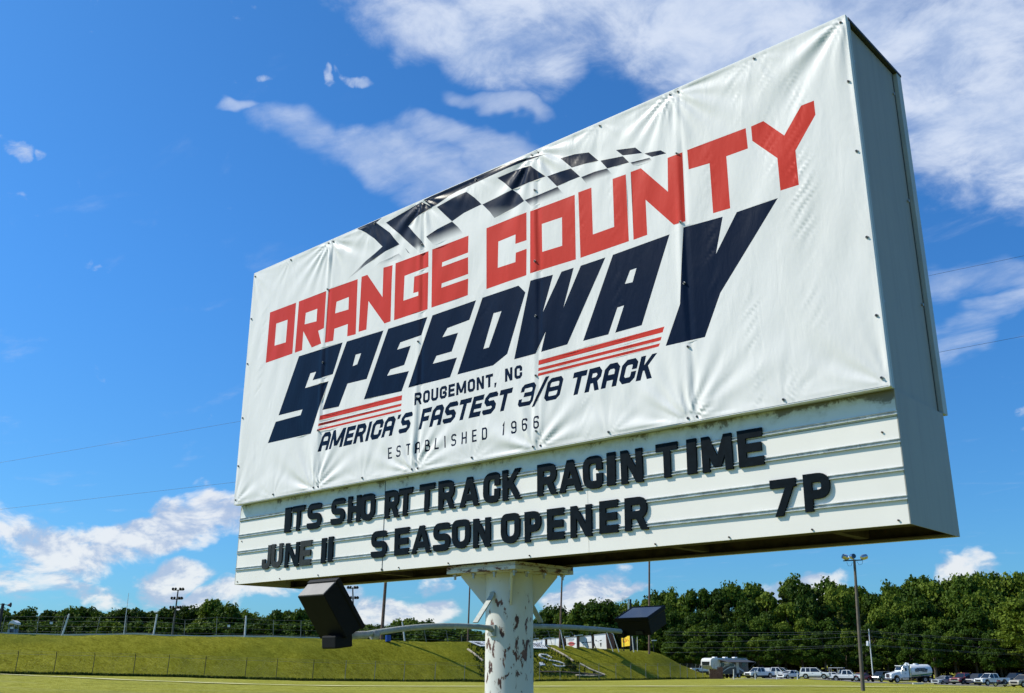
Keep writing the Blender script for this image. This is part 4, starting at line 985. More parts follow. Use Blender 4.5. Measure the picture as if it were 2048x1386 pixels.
for x, y in zip(xl, yl):
    big = 400 < x < 440 or 155 < x < 175
    lab0 = 'dark green tree in the left row, ' + near(x, LEFTM)
    lab = {418: 'tallest bushy tree on the left skyline, right of the tall floodlight pole', 165: 'rounded tree rising above its neighbours at far left, between two leaning poles'}.get(x, lab0)
    tree(x, y + trg.uniform(-3, 3), 196 + trg.uniform(0, 10) + max(0, x - 600) * .12, lab, None if big else GL, wide=.95, z0=.8, low=.02)
    tree(x + 24, y + 9 + trg.uniform(-3, 6), 212 + trg.uniform(0, 8) + max(0, x - 600) * .12, 'second-rank green tree of the left row, ' + near(x + 24, LEFTM), GL, wide=1.1, z0=.8, low=.02)
for x in range(-180, 930, 44):
    tree(x + trg.uniform(-8, 8), 1243 + trg.uniform(-5, 5) + (8 if x > 620 else 0), 188, 'low bushy tree at the foot of the left row, ' + near(x, LEFTM), GL, wide=1.2, z0=.6, low=0, name='bushy_tree')
for x, y in ((968, 1266), (1000, 1262), (1040, 1254), (1075, 1238), (1108, 1216), (1142, 1206), (1172, 1200), (1200, 1203), (1232, 1208), (1262, 1208), (1290, 1198), (1088, 1256), (1128, 1250), (1165, 1246), (1205, 1250), (1245, 1248), (1280, 1240)):
    tree(x, y + trg.uniform(-2, 2), 236 + trg.uniform(0, 12), ('front ' if y > 1236 else 'rear ') + 'leafy tree beyond the bank, ' + near(x, MIDM), 'trees between the sign post and the right floodlight', wide=1.0, z0=-.5, low=.02)
# wood on the right
TX = [1290, 1303, 1366, 1447, 1500, 1545, 1600, 1650, 1699, 1724, 1750, 1794, 1820, 1900, 1960, 2000, 2040, 2300, 2700]
TY = [1200, 1187, 1178, 1157, 1158, 1165, 1154, 1153, 1166, 1170, 1175, 1168, 1157, 1152, 1138, 1148, 1146, 1140, 1130]
GR = 'trees in the wood behind the parked vehicles'
LR = {'leaf': 'broadleaf tree in the wood, ', 'pine': 'pine in the wood, '}; RK = ('skyline ', 'tall ', 'mid-height ', 'lower ', 'front edge ')
for row, (d, dy, stepx, sh) in enumerate(((258, -2, 34, 0), (246, 10, 36, 14), (236, 38, 40, 5), (228, 78, 42, 20), (221, 112, 44, 8))):
    x = 1310 + sh + (0 if row < 2 else 25)
    while x < 2330:
        yt = np.interp(x, TX, TY) + dy + trg.uniform(-7, 7)
        kd = 'pine' if (row in (0, 1, 2) and trg.random() < .28) else 'leaf'
        lab = RK[row] + LR[kd] + near(x, RIGHTM)
        tree(x, yt, d + trg.uniform(-2.5, 2.5), lab, GR, kd, wide=.92 if row < 3 else .9, low=.03 if row < 2 else (.08, .16, .24)[row - 2], name='pine_tree' if kd == 'pine' else 'broadleaf_tree')
        x += stepx * trg.uniform(.85, 1.15)
for x in range(1340, 2320, 60):
    tree(x + trg.uniform(-10, 10), 1318 + trg.uniform(-6, 8), 262, 'shaded understorey tree deep in the wood, ' + near(x, RIGHTM), GR, wide=1.6, low=0, name='understorey_tree')
tree(2052, 1190, 205, 'bright leafy tree at the right edge of the photo, its pale trunk bare low down', None, wide=1.15, low=.30)
tree(1985, 1262, 214, 'small pale leafy tree behind the white pickup truck', None, wide=.7, low=.2)
tree(1868, 1258, 214, 'small leafy tree right behind the white tank truck', None, wide=.6, low=.2)

bylab = {}
for o_ in list(bpy.data.objects):
    if o_.get('category') == 'tree': bylab.setdefault(o_['label'], []).append(o_)
for lab_, os_ in bylab.items():
    if len(os_) < 2: continue
    def lat(o_):
        r_ = np.array([o_.location.x, o_.location.y]) - CAM[:2]; return float(r_ @ hr) / float(r_ @ hf)
    os_.sort(key=lat)
    names_ = ('left-hand', 'right-hand') if len(os_) == 2 else ('left', 'middle', 'right') if len(os_) == 3 else ('leftmost', 'second', 'third', 'fourth', 'fifth', 'sixth', 'seventh')
    for q_, o_ in zip(names_, os_): o_['label'] = q_ + ' ' + lab_

# ------------------------------------------------------------------ chain link fence at the foot of the bank
fen = thing('chain_link_fence', gp(600, 136)[0], 'long chain link fence with bent-top posts at the foot of the grass bank', 'fence')
fx = [-140, -50, 30, 107, 184, 266, 334, 408, 490, 552, 625, 690, 749, 808, 870, 929, 1000, 1040, 1080, 1121, 1160, 1199, 1233, 1263, 1293, 1317, 1342, 1362, 1376, 1393, 1407, 1420, 1430, 1441]
tops = []
for i, x in enumerate(fx):
    dd = float(np.interp(x, XB, DB)); b0, s0, z0 = gp(x, dd); H_ = 2.35
    lean = .10 if x < 1000 else .02
    top = W(s0 + lean, dd, z0 + H_); armtip = W(s0 + lean + .05, dd - .28, z0 + H_ + .33)
    mb = MB().tube([b0 - Vector((0, 0, .2)), top, armtip], .045, 6)
    mb.build('post', MT['fence_metal'] if x < 640 else MT['fence_pale'], fen)
    tops.append((b0, top, armtip))
for nm_, f_, r_ in (('top_rail', lambda q: q[1] - Vector((0, 0, .02)), .012), ('barbed_wire', lambda q: q[2], .006), ('barbed_wire', lambda q: (q[1] + q[2]) / 2, .006), ('bottom_wire', lambda q: q[0] + Vector((0, 0, .08)), .012)):
    MB().tube([f_(q) for q in tops], r_, 4).build(nm_, MT['fence_pale'], fen)
mb = MB()
for (b0, t0, _), (b1, t1, _) in zip(tops[:-1], tops[1:]):
    L_ = (b1 - b0).length; n = max(2, int(L_ / .35))
    for k in range(n):
        for dr in (0, 1):
            u0 = k / n; u1 = min(1, max(0, u0 + (2.2 / L_) * (1 if dr else -1)))
            hfrac = abs(u1 - u0) * L_ / 2.2
            a_ = b0.lerp(b1, u0); c_ = b0.lerp(b1, u1).lerp(t0.lerp(t1, u1), hfrac)
            mb.tube([a_ + Vector((0, 0, .05)), c_], .0018, 3, False)
mb.build('mesh_wire', MT['fence_pale'], fen)['kind'] = 'stuff'

# ------------------------------------------------------------------ catch fence along the crest
def crest(x, off=0.0):
    d = float(np.interp(x, XB, DB)) + 14.5 + off
    return gp(x, d)
def lean_post(name, xb, yb, xt, yt, r, mat, parent=None, d=None, bend=0, n=8, r2=None, ext=.5):
    if d is None: d = float(np.interp(xb, XB, DB)) + 14.5
    a_ = P(xb, yb, d); b2 = P(xt, yt, d)
    pts_ = [a_ - (b2 - a_).normalized() * ext, a_, b2]
    rr_ = [r, r, r2 or r * .85]
    if bend:
        pts_.append(P(xt + bend, yt - 2, d)); rr_.append(r * .7)
    return MB().tube(pts_, rr_, n).build(name, mat, parent, smooth=True), a_, b2
cf = thing('catch_fence', crest(300)[0], 'leaning cable catch fence with curved posts along the crest of the grass bank', 'fence')
cat_posts = [(3, 1267, 11, 1234, 3), (74, 1268, 79, 1233, 2), (122, 1269, 131, 1234, 3), (193, 1268, 201, 1235, 3), (252, 1270, 255, 1234, 1), (344, 1271, 348, 1236, 1), (369, 1271, 371, 1240, 0), (433, 1272, 435, 1234, 0), (547, 1275, 548, 1240, 0), (602, 1276, 603, 1241, 0), (657, 1277, 657, 1243, 0), (705, 1279, 704, 1247, -1), (853, 1282, 848, 1254, -2), (897, 1284, 893, 1261, -3), (924, 1284, 924, 1270, 0), (1076, 1289, 1069, 1264, -3), (1105, 1290, 1097, 1262, -3), (1154, 1292, 1145, 1265, -4)]
cp_w = []
for q in cat_posts:
    o, a_, b2 = lean_post('post', *q[:4], .042, MT['fence_pale'], cf, bend=q[4]); cp_w.append((a_, b2))
for f_ in (.12, .42, .72, .97):
    MB().tube([a_.lerp(b2, f_) for a_, b2 in cp_w], .014, 4).build('cable', MT['cable'], cf)
# stout white poles
for xb, yb, xt, yt, r, lab in ((125, 1271, 139, 1229, .14, 'stout white pole leaning right on the bank crest, leftmost of the white poles'), (307, 1273, 315, 1229, .13, 'stout white pole on the bank crest just left of the tall floodlight pole'), (490, 1275, 493, 1232, .14, 'stout white pole on the bank crest left of the big black floodlight'),
                             (810, 1281, 805, 1244, .13, 'white pole with short stubs on the bank crest behind the left lamp arm')):
    o, a_, b2 = lean_post('white_pole', xb, yb, xt, yt, r, MT['white_post']); tag(o, lab, 'pole')
o, a_, b2 = lean_post('thin_mast', 248, 1271, 258, 1187, .06, MT['white_post'], r2=.03); tag(o, 'tall thin pale mast leaning right above the left tree row', 'mast')
o, _, _ = lean_post('marker_stub', 657, 1277, 657, 1271, .12, MT['white_post']); tag(o, 'short white stub on the bank crest under the big black floodlight', 'post')
o, _, _ = lean_post('leaning_stick', 802, 1248, 796, 1242, .03, MT['white_post'], ext=0)
tag(o, 'short pale stick fixed near the top of the stubby white pole', 'stick')
# low concrete wall on the crest, seen as a thin pale line
mb = MB(); prev = None
for x in list(range(-250, 700, 20)):
    c0 = crest(x, .9)[0]
    if prev is not None:
        dv_ = (c0 - prev); nrm = Vector((-dv_.y, dv_.x, 0)).normalized() * .1
        mb.add([prev - nrm + Vector((0, 0, -.3)), c0 - nrm + Vector((0, 0, -.3)), c0 - nrm + Vector((0, 0, .20)), prev - nrm + Vector((0, 0, .20)), prev + nrm + Vector((0, 0, .20)), c0 + nrm + Vector((0, 0, .20))], [(0, 1, 2, 3), (3, 2, 5, 4)])
    prev = c0
o = mb.build('track_wall', MT['concrete']); tag(o, 'low pale concrete track wall along the crest of the grass bank', 'wall')

# ------------------------------------------------------------------ tall poles
def light_head(parent, c, dirv, r=.28, mat='white_sign'):
    c = Vector(c); d_ = Vector(dirv).normalized()
    mb = MB().tube([c - d_ * .30, c - d_ * .12, c + d_ * .16], [.10, .20, r], 10)
    h_ = mb.build('lamp_head', MT[mat], parent, smooth=True)
    MB().disc(c + d_ * .165, r * .92, d_, 10, .01).build('lens', MT['lamp_lens'], h_)
rv = Vector((hr[0], hr[1], 0)); fv = Vector((hf[0], hf[1], 0)); zv = Vector((0, 0, 1))
def floodpole(xb, yb, xt, yt, r, d, label, rows=(), span=1.6, mat='grey_pole', r2=None):
    a_ = P(xb, yb, d); b2 = P(xt, yt, d)
    t_ = thing('floodlight_pole', a_, label, 'light pole')
    MB().tube([a_ - zv * .5, b2], [r, r2 or r * .6], 10).build('pole', MT[mat], t_, smooth=True)
    for k, dzp in enumerate(rows):
        c0 = b2 + (a_ - b2).normalized() * dzp
        MB().obox(c0, rv * span, fv * .05, zv * .05).build('crossarm', MT['dark_metal'], t_)
        for q in (-.95, -.45, .45, .95):
            light_head(t_, c0 + rv * span * q + zv * .18 - fv * .1, rv * (.5 if q > 0 else -.5) * .6 + fv * .8 - zv * .45, .17, 'dark_metal')
    return t_, a_, b2
floodpole(345, 1271, 357, 1180, .16, 160, 'tall grey pole with three rows of floodlights above the left trees', rows=(.1, 1.5, 2.9), span=.85)
floodpole(709, 1268, 706, 1175, .16, 162, 'floodlight pole half hidden behind the big black floodlight', rows=(.2, 1.8), span=.8)
floodpole(763, 1283, 775, 1120, .27, 160, 'thick brown wooden pole beside the blue barrel on the bank', mat='wood_pole', r2=.22)
floodpole(936, 1286, 942, 1120, .15, 172, 'thin dark pole just left of the sign post', mat='wood_pole', r2=.11)
floodpole(1120, 1290, 1127, 1080, .19, 176, 'dark wooden pole among the white advertising boards', mat='wood_pole')
floodpole(1299, 1302, 1299, 1050, .21, 186, 'tall wooden pole rising behind the right floodlight', mat='wood_pole', r2=.16)
# dark pole with horn at the far left
t_ = thing('horn_pole', P(-4, 1272, 139), 'dark pole with a horn loudspeaker at the far left edge', 'pole')
MB().tube([P(-8, 1290, 139), P(7, 1208, 139)], [.26, .2], 10).build('pole', MT['wire_dark'], t_, smooth=True)
MB().tube([P(7, 1210, 139), P(14, 1211, 139), P(18, 1213, 139)], .05, 6).tube([P(7, 1209, 139), P(-8, 1211, 139)], .05, 6).build('bracket', MT['wire_dark'], t_)
c0 = P(20.5, 1211, 139); MB().tube([c0 - rv * .30, c0, c0 + rv * .10], [.08, .22, .34], 12).build('horn', simple('horn_red', (.09, .03, .03), .6), t_, smooth=True)
MB().disc(c0 + rv * .10, .33, rv + fv * .3, 12, .02).build('horn_rim', MT['wire_dark'], t_)
# parking light pole with three round heads
dL = 69.0; a_ = P(1727, 1380.5, dL); b2 = P(1709, 1118, dL)
zg = tz(S_at(1727, dL, 0), dL)
lp = thing('parking_light_pole', a_, 'tall grey pole with three round floodlights standing in the field at right', 'light pole')
MB().tube([Vector((a_.x, a_.y, min(zg, a_.z) - .3)), a_, b2], [.14, .135, .085], 12).build('pole', MT['grey_pole'], lp, smooth=True)
c0 = P(1708, 1119, dL)
MB().obox(P(1706, 1120, dL), rv * .66 + zv * .03, fv * .04, zv * .035).build('crossarm', MT['dark_metal'], lp)
for x, y, dv_ in ((1690, 1113, -rv * .9 + zv * .35 - fv * .1), (1706, 1112, rv * .15 - fv * .9 + zv * .1), (1729.5, 1113, rv * .85 + zv * .2 + fv * .25)):
    light_head(lp, P(x, y, dL), dv_, .17, 'chrome')
for lp_pts in (((1694, 1123), (1697, 1131), (1703, 1131), (1705, 1124)), ((1714, 1122), (1719, 1129), (1725, 1127), (1726, 1118))):
    MB().tube([P(*q, dL) for q in lp_pts], .012, 5).build('cable', MT['wire_dark'], lp)
# utility pole with transformer and lines
dU = 208; up_, _, _ = None, None, None
a_ = P(1746, 1344, dU); b2 = P(1738, 1257, dU)
ut = thing('utility_pole', a_, 'pale utility pole with a white transformer can in front of the wood', 'utility pole')
MB().tube([a_ - zv, b2], [.13, .09], 8).build('pole', MT['white_post'], ut, smooth=True)
MB().tube([P(1736.5, 1291, dU - .3), P(1736.5, 1281.5, dU - .3)], .30, 12).build('transformer', MT['white_sign'], ut, smooth=True)
MB().obox(P(1738, 1261, dU), rv * .9, fv * .05, zv * .05).build('crossarm', MT['grey_pole'], ut)
MB().tube([P(1741, 1266, dU), P(1748, 1278, dU)], .03, 5).build('brace', MT['grey_pole'], ut)
def wire(pl, r, label, mat='cable', group=None, sag=0):
    pts_ = []
    for (p0, p1) in zip(pl[:-1], pl[1:]):
        for k in range(8):
            u = k / 8; q = p0.lerp(p1, u); q.z -= sag * 4 * u * (1 - u); pts_.append(q)
    pts_.append(pl[-1]); o = MB().tube(pts_, r, 4).build('overhead_wire', MT[mat]); return tag(o, label, 'wire', group)
wire([P(-60, 937, 46), P(482, 843, 40), P(1850, 552, 30), P(2120, 495, 28)], .005, 'upper thin overhead wire crossing the sky behind the sign', 'wire_dark')
wire([P(-60, 1027, 46), P(470, 965, 40), P(1870, 705, 30), P(2120, 657, 28)], .005, 'lower thin overhead wire crossing the sky behind the sign', 'wire_dark')
for y0, ym, y1, lab in ((1262.5, 1261, 1283, 'topmost overhead line running in front of the wood to the utility pole'), (1269, 1264, 1286, 'second overhead line from the top in front of the wood'), (1284, 1271, 1305, 'middle overhead line in front of the wood'), (1294.5, 1288, 1309, 'low overhead line in front of the wood above the camper'), (1304.5, 1289.5, 1312, 'lowest overhead line sloping up from the camper to the utility pole')):
    wire([P(1330, y0 + .5, 206), P(1738, ym, 208), P(2120, y1, 204)], .018, lab, sag=.25)

# ------------------------------------------------------------------ things on the crest
o = MB().tube([P(777, 1283, 158), P(777, 1270.5, 158)], .43, 16); o = o.build('barrel', MT['blue_plastic'], smooth=True); tag(o, 'blue plastic barrel beside the thick brown pole on the bank', 'barrel')
def board(name, quad, d0, d1, mat, label, cat, parent=None, th=.08):
    """upright panel given by its four picture corners (TL, TR, BR, BL) at distances d0 (left) and d1 (right)"""
    c = [P(*quad[0], d0), P(*quad[1], d1), P(*quad[2], d1), P(*quad[3], d0)]
    n = (c[1] - c[0]).cross(c[3] - c[0]).normalized() * th
    if n.dot(fv) < 0: n = -n
    mb = MB().add([c[0], c[1], c[2], c[3], c[0] + n, c[1] + n, c[2] + n, c[3] + n], [(3, 2, 1, 0), (4, 5, 6, 7), (0, 1, 5, 4), (1, 2, 6, 5), (2, 3, 7, 6), (3, 0, 4, 7)])
    o = mb.build(name, mat, parent)
    if label: tag(o, label, cat)
    return o, c, n
def on_board(c, n, quad, off=.02):
    """quad corners in 0..1 board space (u right, v down) as a thin raised patch"""
    f = lambda u, v: c[0].lerp(c[1], u).lerp(c[3].lerp(c[2], u), v) - n.normalized() * off
    return [f(*q) for q in quad]
ads = [((1065, 1281.5), (1090.5, 1279), (1090.5, 1290.5), (1065, 1290), 'small white advertising board nearest the sign post on the bank crest', 'faint'),
       ((1095.5, 1278.5), (1120, 1276), (1120, 1291.5), (1095.5, 1290.5), 'blank white advertising board left of the dark wooden pole', 'plain'),
       ((1132, 1276), (1153.5, 1273.5), (1154, 1292.5), (1134.5, 1292), 'white advertising board with a red oval emblem', 'oval'),
       ((1160, 1273), (1183, 1271), (1184.5, 1293.5), (1160, 1292.5), 'white advertising board with a thin dark crossbar mark', 'cross'),
       ((1189, 1270), (1212, 1267.5), (1214, 1295), (1189.5, 1293.5), 'white advertising board with dark scribbled marks, nearest the right floodlight', 'marks')]
for a0, a1, a2, a3, lab, kd in ads:
    d_ = 176 + (a0[0] - 1065) * .05
    quad = (a0, a1, (a2[0], a2[1] + 3), (a3[0], a3[1] + 3))
    bt = thing('advertising_board', P(a3[0], a3[1], d_), lab, 'advertising board')
    o, c, n = board('panel', quad, d_ + 1.7, d_ - .4, MT['white_sign'], None, None, bt)
    if kd == 'oval':
        mb = MB(); ell = [on_board(c, n, [(.5 + .32 * cos(k * pi / 8), .62 + .20 * sin(k * pi / 8))])[0] for k in range(16)]; mb.add(ell, [tuple(range(16))]); mb.build('emblem', MT['ink_red'], bt)
        MB().add(on_board(c, n, [(.25, .12), (.75, .10), (.75, .24), (.25, .26)]), [(0, 1, 2, 3)]).build('print_band', MT['ink_faint'], bt)
        MB().add(on_board(c, n, [(.1, .58), (.9, .57), (.9, .62), (.1, .63)], .03), [(0, 1, 2, 3)]).build('print_band', MT['ink_black'], bt)
    elif kd == 'cross':
        MB().add(on_board(c, n, [(.2, .50), (.98, .48), (.98, .54), (.2, .56)]), [(0, 1, 2, 3)]).add(on_board(c, n, [(.55, .30), (.60, .30), (.78, .95), (.72, .95)], .025), [(0, 1, 2, 3)]).build('print_band', MT['ink_black'], bt)
    elif kd == 'marks':
        mb = MB()
        for q in (((.1, .38), (.18, .36), (.22, .46), (.14, .48)), ((.45, .42), (.62, .38), (.66, .43), (.48, .48)), ((.48, .6), (.62, .58), (.56, .88), (.52, .86)), ((.3, .44), (.34, .43), (.36, .55), (.32, .55))): mb.add(on_board(c, n, q), [(0, 1, 2, 3)])
        mb.build('print_marks', MT['ink_black'], bt)
    elif kd == 'faint':
        MB().add(on_board(c, n, [(.25, .3), (.8, .28), (.8, .55), (.25, .57)]), [(0, 1, 2, 3)]).build('print_band', MT['ink_faint'], bt)
    MB().add(on_board(c, n, [(-.02, -.03), (1.02, -.03), (1.02, .02), (-.02, .02)], .06), [(0, 1, 2, 3)]).build('top_edge', MT['galv'], bt)
for k, (xa, xb_, yt) in enumerate(((1091.5, 1094.5, 1277), (1155.5, 1159, 1274), (1185.5, 1188.5, 1271), (1125, 1131, 1276))):
    o, c, n = board('wall_panel', ((xa, yt), (xb_, yt), (xb_, 1296), (xa, 1296)), 178, 178, MT['brown_board'], ('narrow brown wall panel between the white advertising boards, %s from the left' % ('first', 'third', 'fourth', 'second')[k]), 'wall panel')
o, c, n = board('wall_panel', ((1213, 1267), (1228, 1266), (1231, 1298), (1215, 1297)), 180, 182, MT['brown_board'], 'brown boarded wall at the right end of the advertising boards', 'wall panel')
for xa, xb_, y_ in ((1066, 1078, 1277.5), (1087, 1109, 1276.2), (1130, 1140, 1273), (1150, 1166, 1270.5)):
    pass
for k, (q, lab) in enumerate((((1128, 1293, 1122, 1261), 'pale leaning post beside the dark wooden pole'), ((1192, 1295, 1181, 1265), 'dark leaning post between two white advertising boards'), ((1225, 1297, 1214, 1264), 'pale leaning post in front of the brown boarded wall'), ((1237, 1298, 1227, 1268), 'rightmost pale leaning post left of the yellow sign'))):
    o, _, _ = lean_post('leaning_post', *q, .075, MT['white_post'] if k != 1 else MT['fence_metal'], d=174 + k * 1.2, bend=-3); tag(o, lab, 'post')
for xa, xb_, y_, lab in ((1066, 1078, 1277.5, 'leftmost'), (1087, 1109, 1276.2, 'second'), (1130, 1140, 1273, 'third'), (1150, 1166, 1270.5, 'rightmost')):
    a_ = P(xa, y_ + .8, 182); b2 = P(xb_, y_ - .8, 182)
    t_ = thing('canopy', (a_.x, a_.y, a_.z - 2), '%s small white canopy showing above the advertising boards' % lab, 'canopy')
    MB().obox((a_ + b2) / 2, (b2 - a_) / 2, fv * .8, zv * .06).build('roof', MT['white_sign'], t_); MB().tube([a_ - zv * 2, a_], .04, 5).tube([b2 - zv * 2, b2], .04, 5).build('leg', MT['white_post'], t_)
# yellow sign and tower behind the right floodlight
ys = thing('yellow_sign', P(1243, 1292, 175), 'bright yellow sign with orange scrawl under the right floodlight', 'sign')
o, c, n = board('panel', ((1243, 1271.5), (1260.5, 1271.5), (1261, 1291), (1244, 1293.5)), 175.2, 173.2, MT['yellow_paint'], None, None, ys)
mb = MB(); yr = random.Random(8)
for k in range(24):
    u_ = yr.uniform(.12, .85); v_ = yr.uniform(.16, .62); w_ = yr.uniform(.03, .08); h_ = yr.uniform(.03, .1)
    mb.add(on_board(c, n, [(u_, v_), (u_ + w_, v_), (u_ + w_ * .8, v_ + h_), (u_ - .01, v_ + h_)], .02 + .001 * k), [(0, 1, 2, 3)])
mb.build('scrawl', MT['orange_paint'], ys)
MB().tube([c[3] - zv * .6, c[0]], .05, 6).tube([c[2] - zv * .6, c[1]], .05, 6).build('leg', MT['wire_dark'], ys)
ft = thing('flag_tower', P(1253, 1300, 180), 'small dark tower with a railed platform rising behind the right floodlight', 'tower')
board('white_face', ((1256, 1198.5), (1258.5, 1198.5), (1259, 1222), (1256, 1222)), 181, 181, MT['white_sign'], None, None, ft, .06)
board('tower_leg', ((1260, 1198), (1263.5, 1198), (1264, 1302), (1260.5, 1302)), 181, 181, MT['dark_metal'], None, None, ft, .15)
board('tower_leg', ((1247.5, 1222), (1249.5, 1222), (1249.5, 1302), (1247.5, 1302)), 182, 182, MT['dark_metal'], None, None, ft, .3)
board('tower_booth', ((1262, 1276), (1272, 1276), (1272, 1300), (1262, 1300)), 182, 182, MT['dark_metal'], None, None, ft, .5)
mb = MB()
for y_ in (1195.3, 1198, 1200.5): mb.tube([P(1244.5, y_ + .6, 181), P(1259, y_, 181)], .03, 4)
for x_ in (1244.5, 1259): mb.tube([P(x_, 1195.3, 181), P(x_, 1204, 181)], .03, 4)
mb.build('railing', MT['galv'], ft)
o, _, _ = lean_post('white_pole', 1267.5, 1298, 1265, 1272, .09, MT['white_post'], d=177); tag(o, 'white pole beside the yellow sign under the right floodlight', 'pole')
o, _, _ = lean_post('white_pole', 1275.5, 1296, 1275, 1273, .05, MT['white_post'], d=178); tag(o, 'thinner white pole right of the yellow sign', 'pole')
sl = thing('small_lamp_post', P(1308, 1302, 182), 'small lamp post with a white double head on the right end of the bank', 'lamp post')
MB().tube([P(1308.5, 1304, 182), P(1306, 1281, 182)], .05, 6).build('pole', MT['wire_dark'], sl); MB().obox(P(1309, 1280.5, 182), rv * .42, fv * .15, zv * .07).build('lamp_head', MT['white_sign'], sl)
# caddies at far left: a small covered cart and a few trackside boards
ct = thing('covered_cart', P(24, 1267, 146), 'white-topped canopy cart parked on the bank crest at far left', 'cart')
dC = 146
MB().add([P(17, 1250, dC), P(20, 1245, dC), P(26, 1241.5, dC), (P(33, 1246, dC)), P(32.5, 1250.5, dC), P(29, 1249, dC), P(22, 1247.5, dC)] + [q + fv * 1.4 for q in [P(17, 1250, dC), P(20, 1245, dC), P(26, 1241.5, dC), P(33, 1246, dC), P(32.5, 1250.5, dC), P(29, 1249, dC), P(22, 1247.5, dC)]],
         [(0, 1, 2, 3, 4, 5, 6), (7, 8, 9, 10, 11, 12, 13)] + [(i, (i + 1) % 7, 7 + (i + 1) % 7, 7 + i) for i in range(7)]).build('canopy', MT['white_sign'], ct)
mb = MB()
for x0, x1 in ((18.5, 18.2), (29.5, 28.5)):
    for o_ in (0, 1.2): mb.tube([P(x0, 1249, dC) + fv * o_, P(x1, 1267, dC) + fv * o_], .035, 5)
mb.build('canopy_frame', MT['galv'], ct)
board('windscreen', ((21, 1255), (27, 1255), (27, 1259), (21, 1259)), dC + .3, dC + .3, MT['white_sign'], None, None, ct)
board('body', ((16, 1259), (28, 1259), (28, 1268), (14, 1268)), dC + .3, dC + .3, MT['car_navy'], None, None, ct, 1.2)
board('bonnet', ((17, 1260), (20, 1260), (19, 1267), (14, 1267.5)), dC + .1, dC + .1, MT['car_silver'], None, None, ct, .1)
for x_, y_, w_, h_, lab in ((36, 1260, 2.2, 1.8, 'tiny white board just right of the covered cart'), (33, 1265.5, 4, 1.8, 'low white box on the crest right of the covered cart'), (76, 1246, 2, 2.5, 'small white round plate on the second leaning fence post'), (103, 1247, 5.5, 4.5, 'square pale sign hanging in the dark trees at far left'), (458, 1252.5, 5, 4.5, 'small white square sign on the catch fence left of the big floodlight')):
    board('small_sign', ((x_ - w_ / 2, y_ - h_ / 2), (x_ + w_ / 2, y_ - h_ / 2), (x_ + w_ / 2, y_ + h_ / 2), (x_ - w_ / 2, y_ + h_ / 2)), 150, 150, MT['white_sign'], lab, 'sign')

# ------------------------------------------------------------------ lettering on the bank
def ground_quad(pts_px, lift, d0=140, d1=200):
    out_ = []
    for x, y in pts_px:
        h_ = onground(x, y, d0, d1)
        p_ = h_[0] if h_ else P(x, y, 160)
        out_.append(p_ + Vector((0, 0, lift)))
    return out_
def ribbon(name, path, w_, mat, lift=.12, parent=None, label=None, cat=None):
    """flat bar laid on the slope along picture points"""
    c = ground_quad(path, lift); mb = MB()
    sn = (fv * -.36 + zv * .93).normalized()
    for a_, b2 in zip(c[:-1], c[1:]):
        d_ = (b2 - a_); sd = d_.cross(sn).normalized()
        mb.obox((a_ + b2) / 2, d_ / 2 * 1.01, sd * w_ / 2, sn * .07)
    o = mb.build(name, mat, parent)
    if label: tag(o, label, cat)
    return o
gb = ground_quad([(938, 1286.5), (1084, 1290), (1096, 1301.5), (962, 1297)], .35, 150, 200)
wb = thing('welcome_board', gb[3] - zv * .3, 'long white WELCOME RACE FANS board at the top of the bank behind the post', 'sign')
nb = (gb[1] - gb[0]).cross(gb[3] - gb[0]).normalized()
if nb.z < 0: nb = -nb
MB().add(gb + [q - nb * .12 for q in gb], [(0, 1, 2, 3), (7, 6, 5, 4), (0, 4, 5, 1), (1, 5, 6, 2), (2, 6, 7, 3), (3, 7, 4, 0)]).build('panel', MT['white_sign'], wb)
mb = MB()
for pl in text_polys('WELCOME RACE FANS', .015, .14, .985, .74, .0125, 0, .006, 1, .22):
    # the strokes are thin against the board's height, so use the board's own two axes
    mb.add([gb[3].lerp(gb[2], u).lerp(gb[0].lerp(gb[1], u), v) + nb * .02 for u, v in pl], [(0, 1, 2, 3)])
mb.build('lettering', MT['ink_black'], wb)
ribbon('edging_timber', [(1092, 1292), (1110, 1302), (1130, 1313), (1147, 1324)], .38, MT['timber'], .12, None, 'upper long pale timber edging running down the bank right of the post', 'timber')
ribbon('edging_timber', [(1161, 1330), (1180, 1340), (1196, 1348), (1211, 1353)], .38, MT['timber'], .12, None, 'lower pale timber edging running down the bank towards the fence', 'timber')
ribbon('edging_timber', [(936, 1302), (950, 1312), (966, 1325)], .34, MT['timber'], .12, None, 'short pale timber edging on the bank just left of the post', 'timber')
ribbon('retaining_timber', [(1081, 1348), (1120, 1348.5), (1170, 1349.5), (1208, 1353)], .30, MT['bark'], .18, None, 'dark timber across the foot of the lettered bank, upper one', 'timber')
ribbon('retaining_timber', [(1153, 1352), (1180, 1353), (1206, 1354.5)], .30, MT['timber'], .12, None, 'pale timber across the foot of the lettered bank, lower one', 'timber')
bl = thing('bank_letter', ground_quad([(1105, 1325)], 0)[0], 'large curved letter S outlined in white strips on the bank right of the post', 'letter')
ribbon('strip', [(1104, 1317), (1094, 1313), (1081, 1310)], .30, MT['white_timber'], .1, bl)
ribbon('strip', [(1081, 1310), (1079, 1314), (1086, 1319), (1096, 1321)], .30, MT['white_timber'], .1, bl)
ribbon('strip', [(1099, 1321.5), (1118, 1327), (1130, 1331.5), (1131, 1334), (1126, 1336)], .30, MT['white_timber'], .1, bl)
ribbon('strip', [(1126, 1336), (1115, 1333), (1106, 1330)], .30, MT['white_timber'], .1, bl)
q_ = ground_quad([(1079, 1327), (1085, 1326.5), (1092, 1334), (1079, 1334)], .15)
